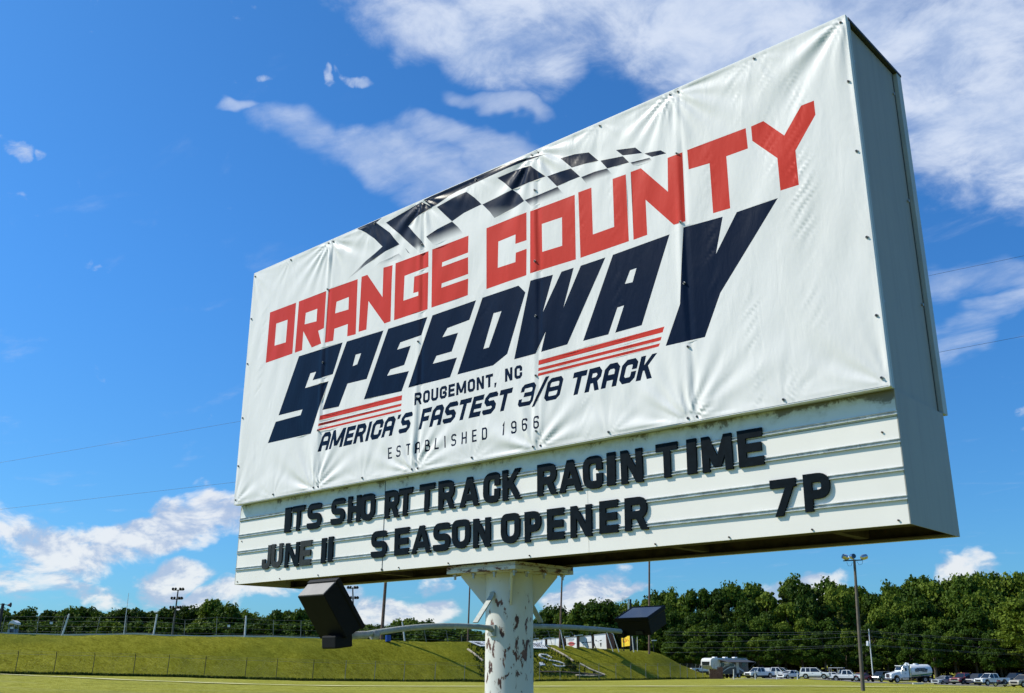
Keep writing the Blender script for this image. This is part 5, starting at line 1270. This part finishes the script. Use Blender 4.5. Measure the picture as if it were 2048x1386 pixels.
o = MB().add(q_ + [q - zv * .1 for q in q_], [(0, 1, 2, 3), (7, 6, 5, 4), (0, 4, 5, 1), (1, 5, 6, 2), (2, 6, 7, 3), (3, 7, 4, 0)]).build('white_board', MT['white_sign']); tag(o, 'small white wedge-shaped board on the bank just right of the post', 'board')
# shrub on the bank
def shrub(x, y, s_, label):
    h_ = onground(x, y, 140, 200); base = h_[0] if h_ else P(x, y, 165)
    t_ = thing('shrub', base, label, 'shrub')
    for nm_, me_, sc_ in (('foliage', CR[1], s_), ('stem', TR, s_ * .5)):
        c = bpy.data.objects.new(nm_, me_); col.objects.link(c); c.parent = t_; c.scale = (sc_, sc_, sc_ * .8)
shrub(1138, 1337, .16, 'low green shrub on the lettered bank beside the white S')
shrub(1150, 1342, .12, 'smaller green shrub on the bank at the foot of the timber edging')
# ------------------------------------------------------------------ vehicles
def wheel(parent, c, r, w_, side):
    c = Vector(c)
    wh = MB().tube([c - Vector((0, w_ / 2, 0)), c + Vector((0, w_ / 2, 0))], r, 18).build('wheel', MT['tyre'], None, smooth=True); wh.parent = parent
    MB().tube([c + Vector((0, side * (w_ / 2 - .03), 0)), c + Vector((0, side * (w_ / 2 + .012), 0))], r * .62, 14).build('rim', MT['rim'], None, smooth=True).parent = wh
    MB().tube([c + Vector((0, side * (w_ / 2 + .005), 0)), c + Vector((0, side * (w_ / 2 + .02), 0))], r * .16, 8).build('hub', MT['dark_metal'], None).parent = wh
def vpart(mb, name, mat, parent, bevel=0, smooth=False):
    o = mb.build(name, mat, None, bevel=bevel, smooth=smooth); o.parent = parent; return o
def side_prism(poly, w_, taper=None):
    """side outline (x forward, z up) across width w_; taper = {z: extra inset}"""
    mb = MB(); n = len(poly)
    ins = [taper(z) if taper else 0 for x, z in poly]
    vs = [(x, -w_ / 2 + i_, z) for (x, z), i_ in zip(poly, ins)] + [(x, w_ / 2 - i_, z) for (x, z), i_ in zip(poly, ins)]
    mb.add(vs, [tuple(range(n)), tuple(range(n, 2 * n))[::-1]] + [(i, n + i, n + (i + 1) % n, (i + 1) % n) for i in range(n)])
    return mb
def archpoly(low, x0, x1, wheels, r):
    """bottom edge from x1 back to x0 with wheel arches cut in"""
    pts_ = []
    for xw in sorted(wheels, reverse=True):
        for k in range(7):
            a_ = pi * k / 6; pts_.append((xw + r * cos(a_), low + max(0, r * sin(a_)) * 1.0))
    return pts_
SPEC = {
 'sedan':  dict(L=4.8, W=1.82, r=.33, body=[(-2.4, .35), (-2.38, .95), (-1.7, 1.03), (1.1, .95), (2.1, .82), (2.38, .62), (2.4, .35)], cab=[(-1.85, 1.0), (-1.15, 1.42), (.25, 1.44), (1.15, .95)], wx=(-1.4, 1.45)),
 'suv':    dict(L=5.0, W=1.98, r=.40, body=[(-2.5, .42), (-2.5, 1.12), (-2.3, 1.16), (1.2, 1.14), (2.35, 1.02), (2.5, .75), (2.5, .42)], cab=[(-2.42, 1.12), (-2.22, 1.80), (.35, 1.82), (1.25, 1.13)], wx=(-1.5, 1.55)),
 'pickup': dict(L=5.8, W=2.02, r=.42, body=[(-2.9, .55), (-2.9, 1.22), (-.85, 1.22), (-.84, 1.2), (1.45, 1.20), (2.7, 1.10), (2.9, .85), (2.9, .50)], cab=[(-.80, 1.18), (-.62, 1.88), (.75, 1.90), (1.5, 1.18)], wx=(-1.75, 1.85)),
}
def vehicle(kind, paint, x, d, heading, label, cat, face='left', name=None, extra=None, scale=1.0):
    """heading in degrees: 0 = pointing left across the view, positive = nose swung towards the camera"""
    sp_ = SPEC[kind]; base, s0, z0 = gp(x, d, .05)
    t_ = thing(name or {'sedan': 'parked_car', 'suv': 'parked_suv', 'pickup': 'pickup_truck'}[kind], base, label, cat, 'vehicles parked along the edge of the wood')
    a_ = radians(heading); fwd = -rv * cos(a_) - fv * sin(a_)
    if face == 'right': fwd = rv * cos(a_) - fv * sin(a_)
    t_.rotation_euler = (0, 0, math.atan2(fwd.y, fwd.x)); t_.scale = (scale,) * 3
    w_ = sp_['W']; bd = sp_['body']; r = sp_['r']; cb_ = sp_['cab']; pm = MT['car_' + paint]
    low = bd[0][1]
    poly = bd + archpoly(low, bd[0][0], bd[-1][0], sp_['wx'], r * 1.18)
    body = vpart(side_prism(poly, w_, lambda z: .05 if z > 1.0 else (.03 if z < .5 else 0)), 'body', pm, t_, bevel=.045)
    belt = cb_[0][1]; roofz = max(z for _, z in cb_)
    tp = lambda z: .08 + .20 * (z - belt) / (roofz - belt)
    cabin = vpart(side_prism(cb_, w_, tp), 'windows', MT['car_glass'], t_, bevel=.03)
    # roof skin and pillars
    (xa, za), (xb_, zb_), (xc, zc), (xd, zd) = cb_
    yr_ = w_ / 2 - tp(roofz) + .012; yb_ = w_ / 2 - tp(belt) + .012
    mb = MB().add([(xb_ - .06, -yr_, zb_ - .01), (xc + .05, -yr_, zc - .01), (xc + .05, yr_, zc - .01), (xb_ - .06, yr_, zb_ - .01), (xb_, -yr_ + .08, zb_ + .05), (xc - .05, -yr_ + .08, zc + .05), (xc - .05, yr_ - .08, zc + .05), (xb_, yr_ - .08, zb_ + .05)],
                  [(0, 3, 2, 1), (4, 5, 6, 7), (0, 1, 5, 4), (1, 2, 6, 5), (2, 3, 7, 6), (3, 0, 4, 7)])
    vpart(mb, 'roof', pm, t_, bevel=.03)
    for sd in (-1, 1):
        mb = MB()
        def pil(x0, z0_, x1, z1_, th):
            p0 = Vector((x0, sd * (w_ / 2 - tp(z0_) + .008), z0_)); p1 = Vector((x1, sd * (w_ / 2 - tp(z1_) + .008), z1_))
            mb.obox((p0 + p1) / 2, Vector((th, 0, 0)), Vector((0, .022, 0)), (p1 - p0) / 2)
        pil(xd - .03, belt, xc - .02, roofz, .055); pil(xa + .07, belt, xb_ + .06, roofz, .08)
        mid = (xa + xd) / 2 - .1; pil(mid, belt, mid + .0, roofz, .05)
        if kind == 'suv': pil(xa + .95, belt, xa + .98, roofz, .06)
        vpart(mb, 'pillar', pm, t_)
        for xw in sp_['wx']: wheel(t_, (xw, sd * (w_ / 2 - .12), r), r, .25, sd)
        vpart(MB().obox((bd[-1][0] - .10, sd * (w_ / 2 - .24), low + .40), (.08, 0, 0), (0, .20, 0), (0, 0, .09)), 'headlight', MT['head_lens'], t_, bevel=.02)
        vpart(MB().obox((bd[0][0] + .0, sd * (w_ / 2 - .14), low + .48), (.03, 0, 0), (0, .09, 0), (0, 0, .16)), 'tail_light', MT['tail_red'], t_)
        vpart(MB().obox((xd - .25, sd * (w_ / 2 + .06), belt + .08), (.08, 0, 0), (0, .08, 0), (0, 0, .07)), 'mirror', pm, t_, bevel=.02)
        vpart(MB().obox((mid + .35, sd * (w_ / 2 - .005), belt - .15), (.09, 0, 0), (0, .015, 0), (0, 0, .015)), 'door_handle', MT['dark_metal'], t_)
    vpart(MB().obox((bd[-1][0] + .0, 0, low + .28), (.04, 0, 0), (0, w_ * .30, 0), (0, 0, .13)), 'grille', MT['dark_metal'], t_)
    vpart(MB().obox((bd[-1][0] + .02, 0, low + .03), (.07, 0, 0), (0, w_ * .46, 0), (0, 0, .09)), 'bumper', MT['chrome'] if kind == 'pickup' else pm, t_, bevel=.03)
    vpart(MB().obox((bd[0][0] - .02, 0, low + .06), (.07, 0, 0), (0, w_ * .46, 0), (0, 0, .09)), 'bumper', MT['chrome'] if kind == 'pickup' else pm, t_, bevel=.03)
    vpart(MB().obox((bd[0][0] - .01, 0, low + .40), (.02, 0, 0), (0, .17, 0), (0, 0, .09)), 'number_plate', MT['white_sign'], t_)
    vpart(MB().box((bd[0][0] + .25, -w_ / 2 + .18, .24), (bd[-1][0] - .25, w_ / 2 - .18, low + .1)), 'underbody', MT['rubber_trim'], t_)
    if kind == 'pickup':
        vpart(MB().box((-2.78, -w_ / 2 + .14, 1.00), (-.92, w_ / 2 - .14, 1.228)), 'bed', MT['rubber_trim'], t_)
    if extra == 'cap':
        vpart(side_prism([(-2.86, 1.23), (-2.7, 1.80), (-.86, 1.86), (-.82, 1.23)], w_, lambda z: .08 + .18 * (z - 1.23)), 'bed_cap', pm, t_, bevel=.04)
    if extra == 'rack':
        vpart(MB().box((-2.6, -.9, 2.25), (.2, .9, 2.32)), 'rack_top', MT['white_sign'], t_); mb = MB()
        for x_ in (-2.5, -.9): 
            for y_ in (-.85, .85): mb.tube([(x_, y_, 1.2), (x_, y_, 2.25)], .035, 6)
        vpart(mb, 'rack_leg', MT['white_post'], t_)
    return t_
vehicle('pickup', 'white', 1409, 215, 180 + 5, 'white pickup truck mostly hidden behind the bank end left of the camper', 'pickup truck', scale=.95)
vehicle('pickup', 'white', 1520, 193, 28, 'white pickup truck with open bed parked nose left beside the camper', 'pickup truck')
vehicle('pickup', 'white', 1553, 199, 152, 'white pickup truck with a matching bed cap, second right of the camper', 'pickup truck', extra='cap')
vehicle('suv', 'silver', 1567, 206, 150, 'pale van-like car showing its lit rear behind the white saloon', 'suv')
vehicle('sedan', 'white', 1581, 191, 30, 'white saloon car with blue windscreen left of the big white suv', 'car')
vehicle('suv', 'white', 1632, 187, 156, 'big white suv parked tail-left in the middle of the row', 'suv', scale=1.04)
vehicle('sedan', 'white', 1671, 193, 150, 'low white car partly behind a white pickup, right of the big white suv', 'car', scale=.95)
vehicle('pickup', 'white', 1695, 191, 152, 'white pickup truck parked tail-left just left of the tall light pole', 'pickup truck')
vehicle('pickup', 'silver', 1689, 203, 150, 'work pickup with a flat white roof rack rising behind the white pickup', 'pickup truck', extra='rack')
vehicle('sedan', 'redcar', 1722, 193, 40, 'red and white car half hidden behind the tall light pole', 'car')
vehicle('suv', 'dkgreen', 1764, 195, 40, 'dark green suv parked left of the white tank truck', 'suv')
vehicle('sedan', 'silver', 1891, 184, 26, 'silver saloon car right of the white tank truck', 'car')
vehicle('pickup', 'maroon', 1931, 183, 32, 'dark red pickup truck between the silver saloon and the navy suv', 'pickup truck')
vehicle('suv', 'navy', 1957, 182, 30, 'dark navy suv nose-left behind the white pickup near the right edge', 'suv')
vehicle('pickup', 'white', 1986, 175, 18, 'white crew-cab pickup truck nose-left near the right edge', 'pickup truck')
vehicle('pickup', 'black', 2036, 184, 25, 'black pickup truck behind the silver suv at the right edge', 'pickup truck')
vehicle('suv', 'tan', 2052, 166, 24, 'silver-tan suv cut by the right edge of the photo', 'suv')
vehicle('sedan', 'grey', 1913, 194, 26, 'red-nosed low car tucked behind the silver saloon', 'car', scale=.9) if False else None

# motorcycle
base, s0, z0 = gp(2002, 168, .05)
mc = thing('motorcycle', base, 'dark motorcycle parked in front of the white crew-cab pickup', 'motorcycle'); mc.rotation_euler = (0, 0, math.atan2((-rv).y, (-rv).x))
for xw in (-.75, .8):
    wh = MB().tube([(xw, -.07, .33), (xw, .07, .33)], .33, 16); wh = vpart(wh, 'wheel', MT['tyre'], mc); vpart(MB().tube([(xw, -.075, .33), (xw, .075, .33)], .2, 12), 'rim', MT['chrome'], wh)
vpart(MB().tube([(.8, 0, .33), (.55, 0, .95), (.45, 0, 1.1)], .045, 8), 'fork', MT['chrome'], mc)
vpart(MB().tube([(.45, -.38, 1.12), (.5, 0, 1.05), (.45, .38, 1.12)], .025, 6), 'handlebar', MT['dark_metal'], mc)
vpart(side_prism([(-.2, .75), (.0, .98), (.45, .95), (.4, .75)], .34), 'tank', MT['car_maroon'], mc, bevel=.04)
vpart(side_prism([(-.95, .8), (-.9, .95), (-.3, .82), (-.2, .7), (-.7, .68)], .3), 'seat', MT['rubber_trim'], mc, bevel=.03)
vpart(side_prism([(-.3, .3), (-.3, .7), (.35, .72), (.4, .3)], .3), 'engine', MT['dark_metal'], mc, bevel=.03)
vpart(MB().tube([(.3, .16, .3), (-.9, .2, .34)], .06, 8), 'exhaust', MT['chrome'], mc)

# vacuum tank truck
base, s0, z0 = gp(1822, 190, .05)
tk = thing('tank_truck', base, 'white tank truck with a green swoosh parked nose-left at the edge of the wood', 'tank truck', 'vehicles parked along the edge of the wood')
a_ = radians(12); fw = -rv * cos(a_) - fv * sin(a_); tk.rotation_euler = (0, 0, math.atan2(fw.y, fw.x))
pm = MT['car_white']
vpart(MB().box((-3.9, -.45, .75), (4.1, .45, 1.0)), 'chassis', MT['dark_metal'], tk)
vpart(side_prism([(2.0, .85), (2.0, 1.95), (2.6, 1.95), (3.9, 1.65), (4.35, 1.5), (4.45, .75), (4.0, .7)] + [(3.3 + .62 * cos(pi * k / 6), .7 + .62 * sin(pi * k / 6)) for k in range(7)], 2.1, lambda z: .12 if z > 1.6 else 0), 'hood', pm, tk, bevel=.07)
vpart(side_prism([(.75, .9), (.75, 2.85), (1.9, 2.88), (2.35, 2.0), (2.4, .9)], 2.2, lambda z: .12 if z > 2.3 else 0), 'cab', pm, tk, bevel=.06)
vpart(MB().add([(2.28, -.95, 2.15), (2.28, .95, 2.15), (1.99, .9, 2.72), (1.99, -.9, 2.72), (2.24, -.95, 2.15), (2.24, .95, 2.15), (1.95, .9, 2.72), (1.95, -.9, 2.72)], [(0, 1, 2, 3), (7, 6, 5, 4), (0, 4, 5, 1), (1, 5, 6, 2), (2, 6, 7, 3), (3, 7, 4, 0)]), 'windscreen', MT['car_glass'], tk)
vpart(MB().obox((1.55, 0, 2.93), (.7, 0, 0), (0, 1.0, 0), (0, 0, .05)), 'sun_visor', pm, tk, bevel=.02)
for sd in (-1, 1):
    vpart(MB().add([(1.15, sd * 1.112, 2.05), (2.1, sd * 1.112, 2.05), (1.85, sd * 1.03, 2.6), (1.15, sd * 1.03, 2.6), (1.15, sd * 1.09, 2.05), (2.1, sd * 1.09, 2.05), (1.85, sd * 1.0, 2.6), (1.15, sd * 1.0, 2.6)], [(0, 1, 2, 3), (7, 6, 5, 4), (0, 4, 5, 1), (1, 5, 6, 2), (2, 6, 7, 3), (3, 7, 4, 0)]), 'side_window', MT['car_glass'], tk)
    vpart(MB().obox((1.85, sd * 1.3, 2.25), (.06, 0, 0), (0, .1, 0), (0, 0, .26)), 'mirror', pm, tk, bevel=.02)
    vpart(MB().obox((1.5, sd * 1.12, 1.55), (.10, 0, 0), (0, .02, 0), (0, 0, .03)), 'door_handle', MT['dark_metal'], tk)
    vpart(MB().box((.9, sd * .85 - .2, .45), (2.2, sd * .85 + .2, .9)), 'fuel_step', MT['chrome'], tk, bevel=.04)
    vpart(MB().tube([(.45, sd * .95, .9), (.45, sd * .95, 3.1)], .13, 12), 'exhaust_stack', MT['chrome'], tk, smooth=True)
    wheel(tk, (3.3, sd * .95, .5), .5, .3, sd)
    for xw in (-2.4, -3.5): wheel(tk, (xw, sd * .9, .5), .5, .5, sd)
    vpart(side_prism([(-4.1, .95), (-4.1, 1.14), (-1.7, 1.14), (-1.7, .95)], .5).__class__() .box((-4.1, sd * .9 - .26, 1.08), (-1.8, sd * .9 + .26, 1.14)), 'mudguard', MT['dark_metal'], tk)
    vpart(MB().obox((4.40, sd * .8, 1.15), (.05, 0, 0), (0, .16, 0), (0, 0, .12)), 'headlight', MT['head_lens'], tk, bevel=.02)
vpart(MB().obox((4.47, 0, 1.2), (.04, 0, 0), (0, .5, 0), (0, 0, .32)), 'grille', MT['chrome'], tk)
vpart(MB().obox((4.5, 0, .62), (.12, 0, 0), (0, 1.1, 0), (0, 0, .16)), 'bumper', MT['chrome'], tk, bevel=.04)
tank = vpart(MB().tube([(-4.25, 0, 2.05), (-4.1, 0, 2.05), (-3.8, 0, 2.05), (.1, 0, 2.05), (.28, 0, 2.05), (.36, 0, 2.05)], [.55, .95, 1.12, 1.12, .95, .6], 28), 'tank', MT['white_sign'], tk, smooth=True)
vpart(MB().tube([(-1.4, 0, 3.12), (-1.4, 0, 3.34)], .42, 16), 'hatch', pm, tank, smooth=True)
vpart(MB().tube([(.55, -.5, 1.0), (.55, -.5, 3.0), (.3, -.3, 3.35), (-.1, -.1, 3.2)], .17, 10), 'suction_pipe', pm, tk, smooth=True)
vpart(MB().tube([(.62, .3, 1.1), (.62, .3, 3.15)], .28, 12), 'filter_can', pm, tk, smooth=True)
for sd in (-1, 1):
    mb = MB(); rr_ = 1.135
    N_ = 14
    for k in range(N_):
        u0 = k / N_; u1 = (k + 1) / N_
        def pt(u, off): 
            ang = -.40 - .32 * (1 - u) ** 1.5 * -1 * 0 + off - .45 * (1 - u); x_ = -4.0 + 4.1 * (1 - u)
            return (x_, sd * rr_ * cos(ang), 2.05 + rr_ * sin(ang))
        mb.add([pt(u0, -.12), pt(u1, -.14), pt(u1, .10), pt(u0, .02)], [(0, 1, 2, 3)])
    vpart(mb, 'green_swoosh', MT['green_paint'], tank)
    mb = MB()
    for row, (za_, x0, x1, hh2) in enumerate(((.42, -2.7, -.9, .06), (.24, -3.1, -.5, .10), (.04, -3.0, -.6, .12), (-.16, -2.9, -1.9, .05), (-.16, -1.2, -.6, .05))):
        x_ = x0
        rgx = random.Random(row)
        while x_ < x1:
            w_ = rgx.uniform(.08, .2); mb.add([(x_, sd * rr_ * cos(za_ - hh2), 2.05 + rr_ * sin(za_ - hh2)), (x_ + w_, sd * rr_ * cos(za_ - hh2), 2.05 + rr_ * sin(za_ - hh2)), (x_ + w_, sd * rr_ * cos(za_ + hh2), 2.05 + rr_ * sin(za_ + hh2)), (x_, sd * rr_ * cos(za_ + hh2), 2.05 + rr_ * sin(za_ + hh2))], [(0, 1, 2, 3)])
            x_ += w_ + .04
    vpart(mb, 'print_rows', MT['ink_black'], tank)

MT['camper_side_shade'] = simple('camper_side_shade', (.085, .075, .065), .4)  # grey-brown darkened by the shade on the camper's side, put into the colour
# fifth wheel camper with its awning out
base, s0, z0 = gp(1452, 197, .05)
cm = thing('camper_trailer', base, 'long white camper trailer with shade-darkened brown sides, dark swooshes and an open awning', 'camper', 'vehicles parked along the edge of the wood')
a_ = radians(38); fw = -rv * cos(a_) - fv * sin(a_); cm.rotation_euler = (0, 0, math.atan2(fw.y, fw.x))
w_ = 2.45
vpart(side_prism([(-5.4, .75), (-5.4, 3.45), (4.9, 3.62), (5.3, 3.3), (5.45, 2.3), (4.9, 1.75), (3.4, 1.6), (3.2, .75)], w_), 'body', MT['car_cream'], cm, bevel=.07)
vpart(MB().box((-5.33, -w_ / 2 - .004, .8), (2.7, w_ / 2 + .004, 3.3)), 'side_panel', MT['camper_side_shade'], cm)
vpart(MB().box((-5.3, -w_ / 2 + .1, 3.6), (4.6, w_ / 2 - .1, 3.66)), 'roof', MT['white_sign'], cm)
for x_ in (-3.4, -.6, 2.4): vpart(MB().box((x_, -.35, 3.662), (x_ + .8, .35, 3.86)), 'roof_vent', MT['white_sign'], cm, bevel=.04)
sidey = None
for sd in (-1, 1):
    y_ = sd * (w_ / 2 + .012)
    def arc(pts_, wd, nm_, mat):
        mb = MB()
        for k in range(len(pts_) - 1):
            (x0, z0_), (x1, z1_) = pts_[k], pts_[k + 1]; w0 = wd * sin(pi * (k + .4) / len(pts_)) ; w1 = wd * sin(pi * (k + 1.4) / len(pts_)) if k < len(pts_) - 2 else .02
            mb.add([(x0, y_, z0_ - w0), (x1, y_, z1_ - w1), (x1, y_, z1_ + w1), (x0, y_, z0_ + w0)], [(0, 1, 2, 3)])
        vpart(mb, nm_, mat, cm)
    q1 = [(4.6 - k * .75, 2.0 + 1.0 * sin(k * .33)) for k in range(13)]
    arc([(x_, z_ - .2) for x_, z_ in q1], .22, 'swoosh', MT['car_white'])
    arc([(3.8 - k * .7, 1.15 + 1.35 * sin(k * .27)) for k in range(12)], .16, 'swoosh', MT['car_silver'])
    arc([(2.6 - k * .6, .95 + 1.2 * sin(k * .25)) for k in range(12)], .12, 'swoosh', MT['car_white'])
    for xa, xb_, za_, zb_ in ((1.6, 2.6, 2.1, 2.8), (-1.2, .0, 2.1, 2.7), (-4.6, -3.6, 2.1, 2.8)):
        vpart(MB().box((xa, y_ - .012, za_), (xb_, y_ + .012, zb_)), 'window', MT['car_glass'], cm)
    vpart(MB().box((-2.6, y_ - .014, .95), (-1.85, y_ + .014, 2.9)), 'door', MT['car_cream'], cm)
    for xw in (-1.6, -2.7): wheel(cm, (xw, sd * (w_ / 2 - .2), .4), .4, .26, sd)
vpart(MB().box((5.2, -.9, 2.35), (5.46, .9, 3.0)), 'front_window', MT['car_glass'], cm)
vpart(MB().add([(-4.8, w_ / 2, 3.35), (3.2, w_ / 2, 3.35), (3.2, w_ / 2 + 2.4, 2.9), (-4.8, w_ / 2 + 2.4, 2.9), (-4.8, w_ / 2, 3.39), (3.2, w_ / 2, 3.39), (3.2, w_ / 2 + 2.4, 2.94), (-4.8, w_ / 2 + 2.4, 2.94)], [(3, 2, 1, 0), (4, 5, 6, 7), (0, 1, 5, 4), (1, 2, 6, 5), (2, 3, 7, 6), (3, 0, 4, 7)]), 'awning', MT['awning'], cm)
vpart(MB().tube([(-4.8, w_ / 2 + 2.4, 2.9), (-4.8, w_ / 2 + .02, 1.2)], .03, 6).tube([(3.2, w_ / 2 + 2.4, 2.9), (3.2, w_ / 2 + .02, 1.2)], .03, 6), 'awning_arm', MT['galv'], cm)
for x_ in (3.6, 4.1): vpart(MB().tube([(x_, 0, 0), (x_, 0, 1.7)], .08, 8), 'landing_leg', MT['dark_metal'], cm)

# rusty brown slat fence beside the camper
wf = thing('slat_fence', gp(1436, 190)[0], 'short reddish brown slat fence at the corner beside the camper', 'fence')
k_ = 0
for x in np.arange(1421, 1447, 1.15):
    yt = 1333.5 + (0 if x > 1435 else 5) + 1.0 * sin(x * 2.1); dd = 189.5
    b0, s1, z1 = gp(x, dd); tp_ = P(x - .3, yt, dd)
    MB().obox((b0 + tp_) / 2, rv * .047, fv * .02, (tp_ - b0) / 2).build('slat', MT['brown_board'], wf)
# bollards and posts along the lot edge
for x, yt, yb, bend, lab in ((1468.5, 1338, 1356.5, 0, 'white upright post in front of the camper'), (1511.5, 1341, 1357.5, -1, 'grey post with a bent top in front of the first white pickup'), (1554.5, 1339, 1357, -2, 'white post with a bent top between the second and third vehicles'), (1596, 1342, 1358, -4, 'white hooked post right of the white saloon')):
    d_ = 181; a_ = P(x, yb, d_); b2 = P(x - .6, yt, d_); pts_ = [a_ - zv * .5, a_, b2]
    if bend: pts_.append(P(x + bend - .6, yt - .8, d_))
    o = MB().tube(pts_, .085, 8).build('lot_post', MT['white_post'], smooth=True); tag(o, lab, 'post', 'white posts along the edge of the parking lot')
o = MB(); c0 = gp(1837, 180, .12)[0]; o.obox(c0, rv * .9, fv * .18, zv * .12); o = o.build('wheel_stop', MT['concrete']); tag(o, 'pale block lying on the ground in front of the white tank truck', 'block')
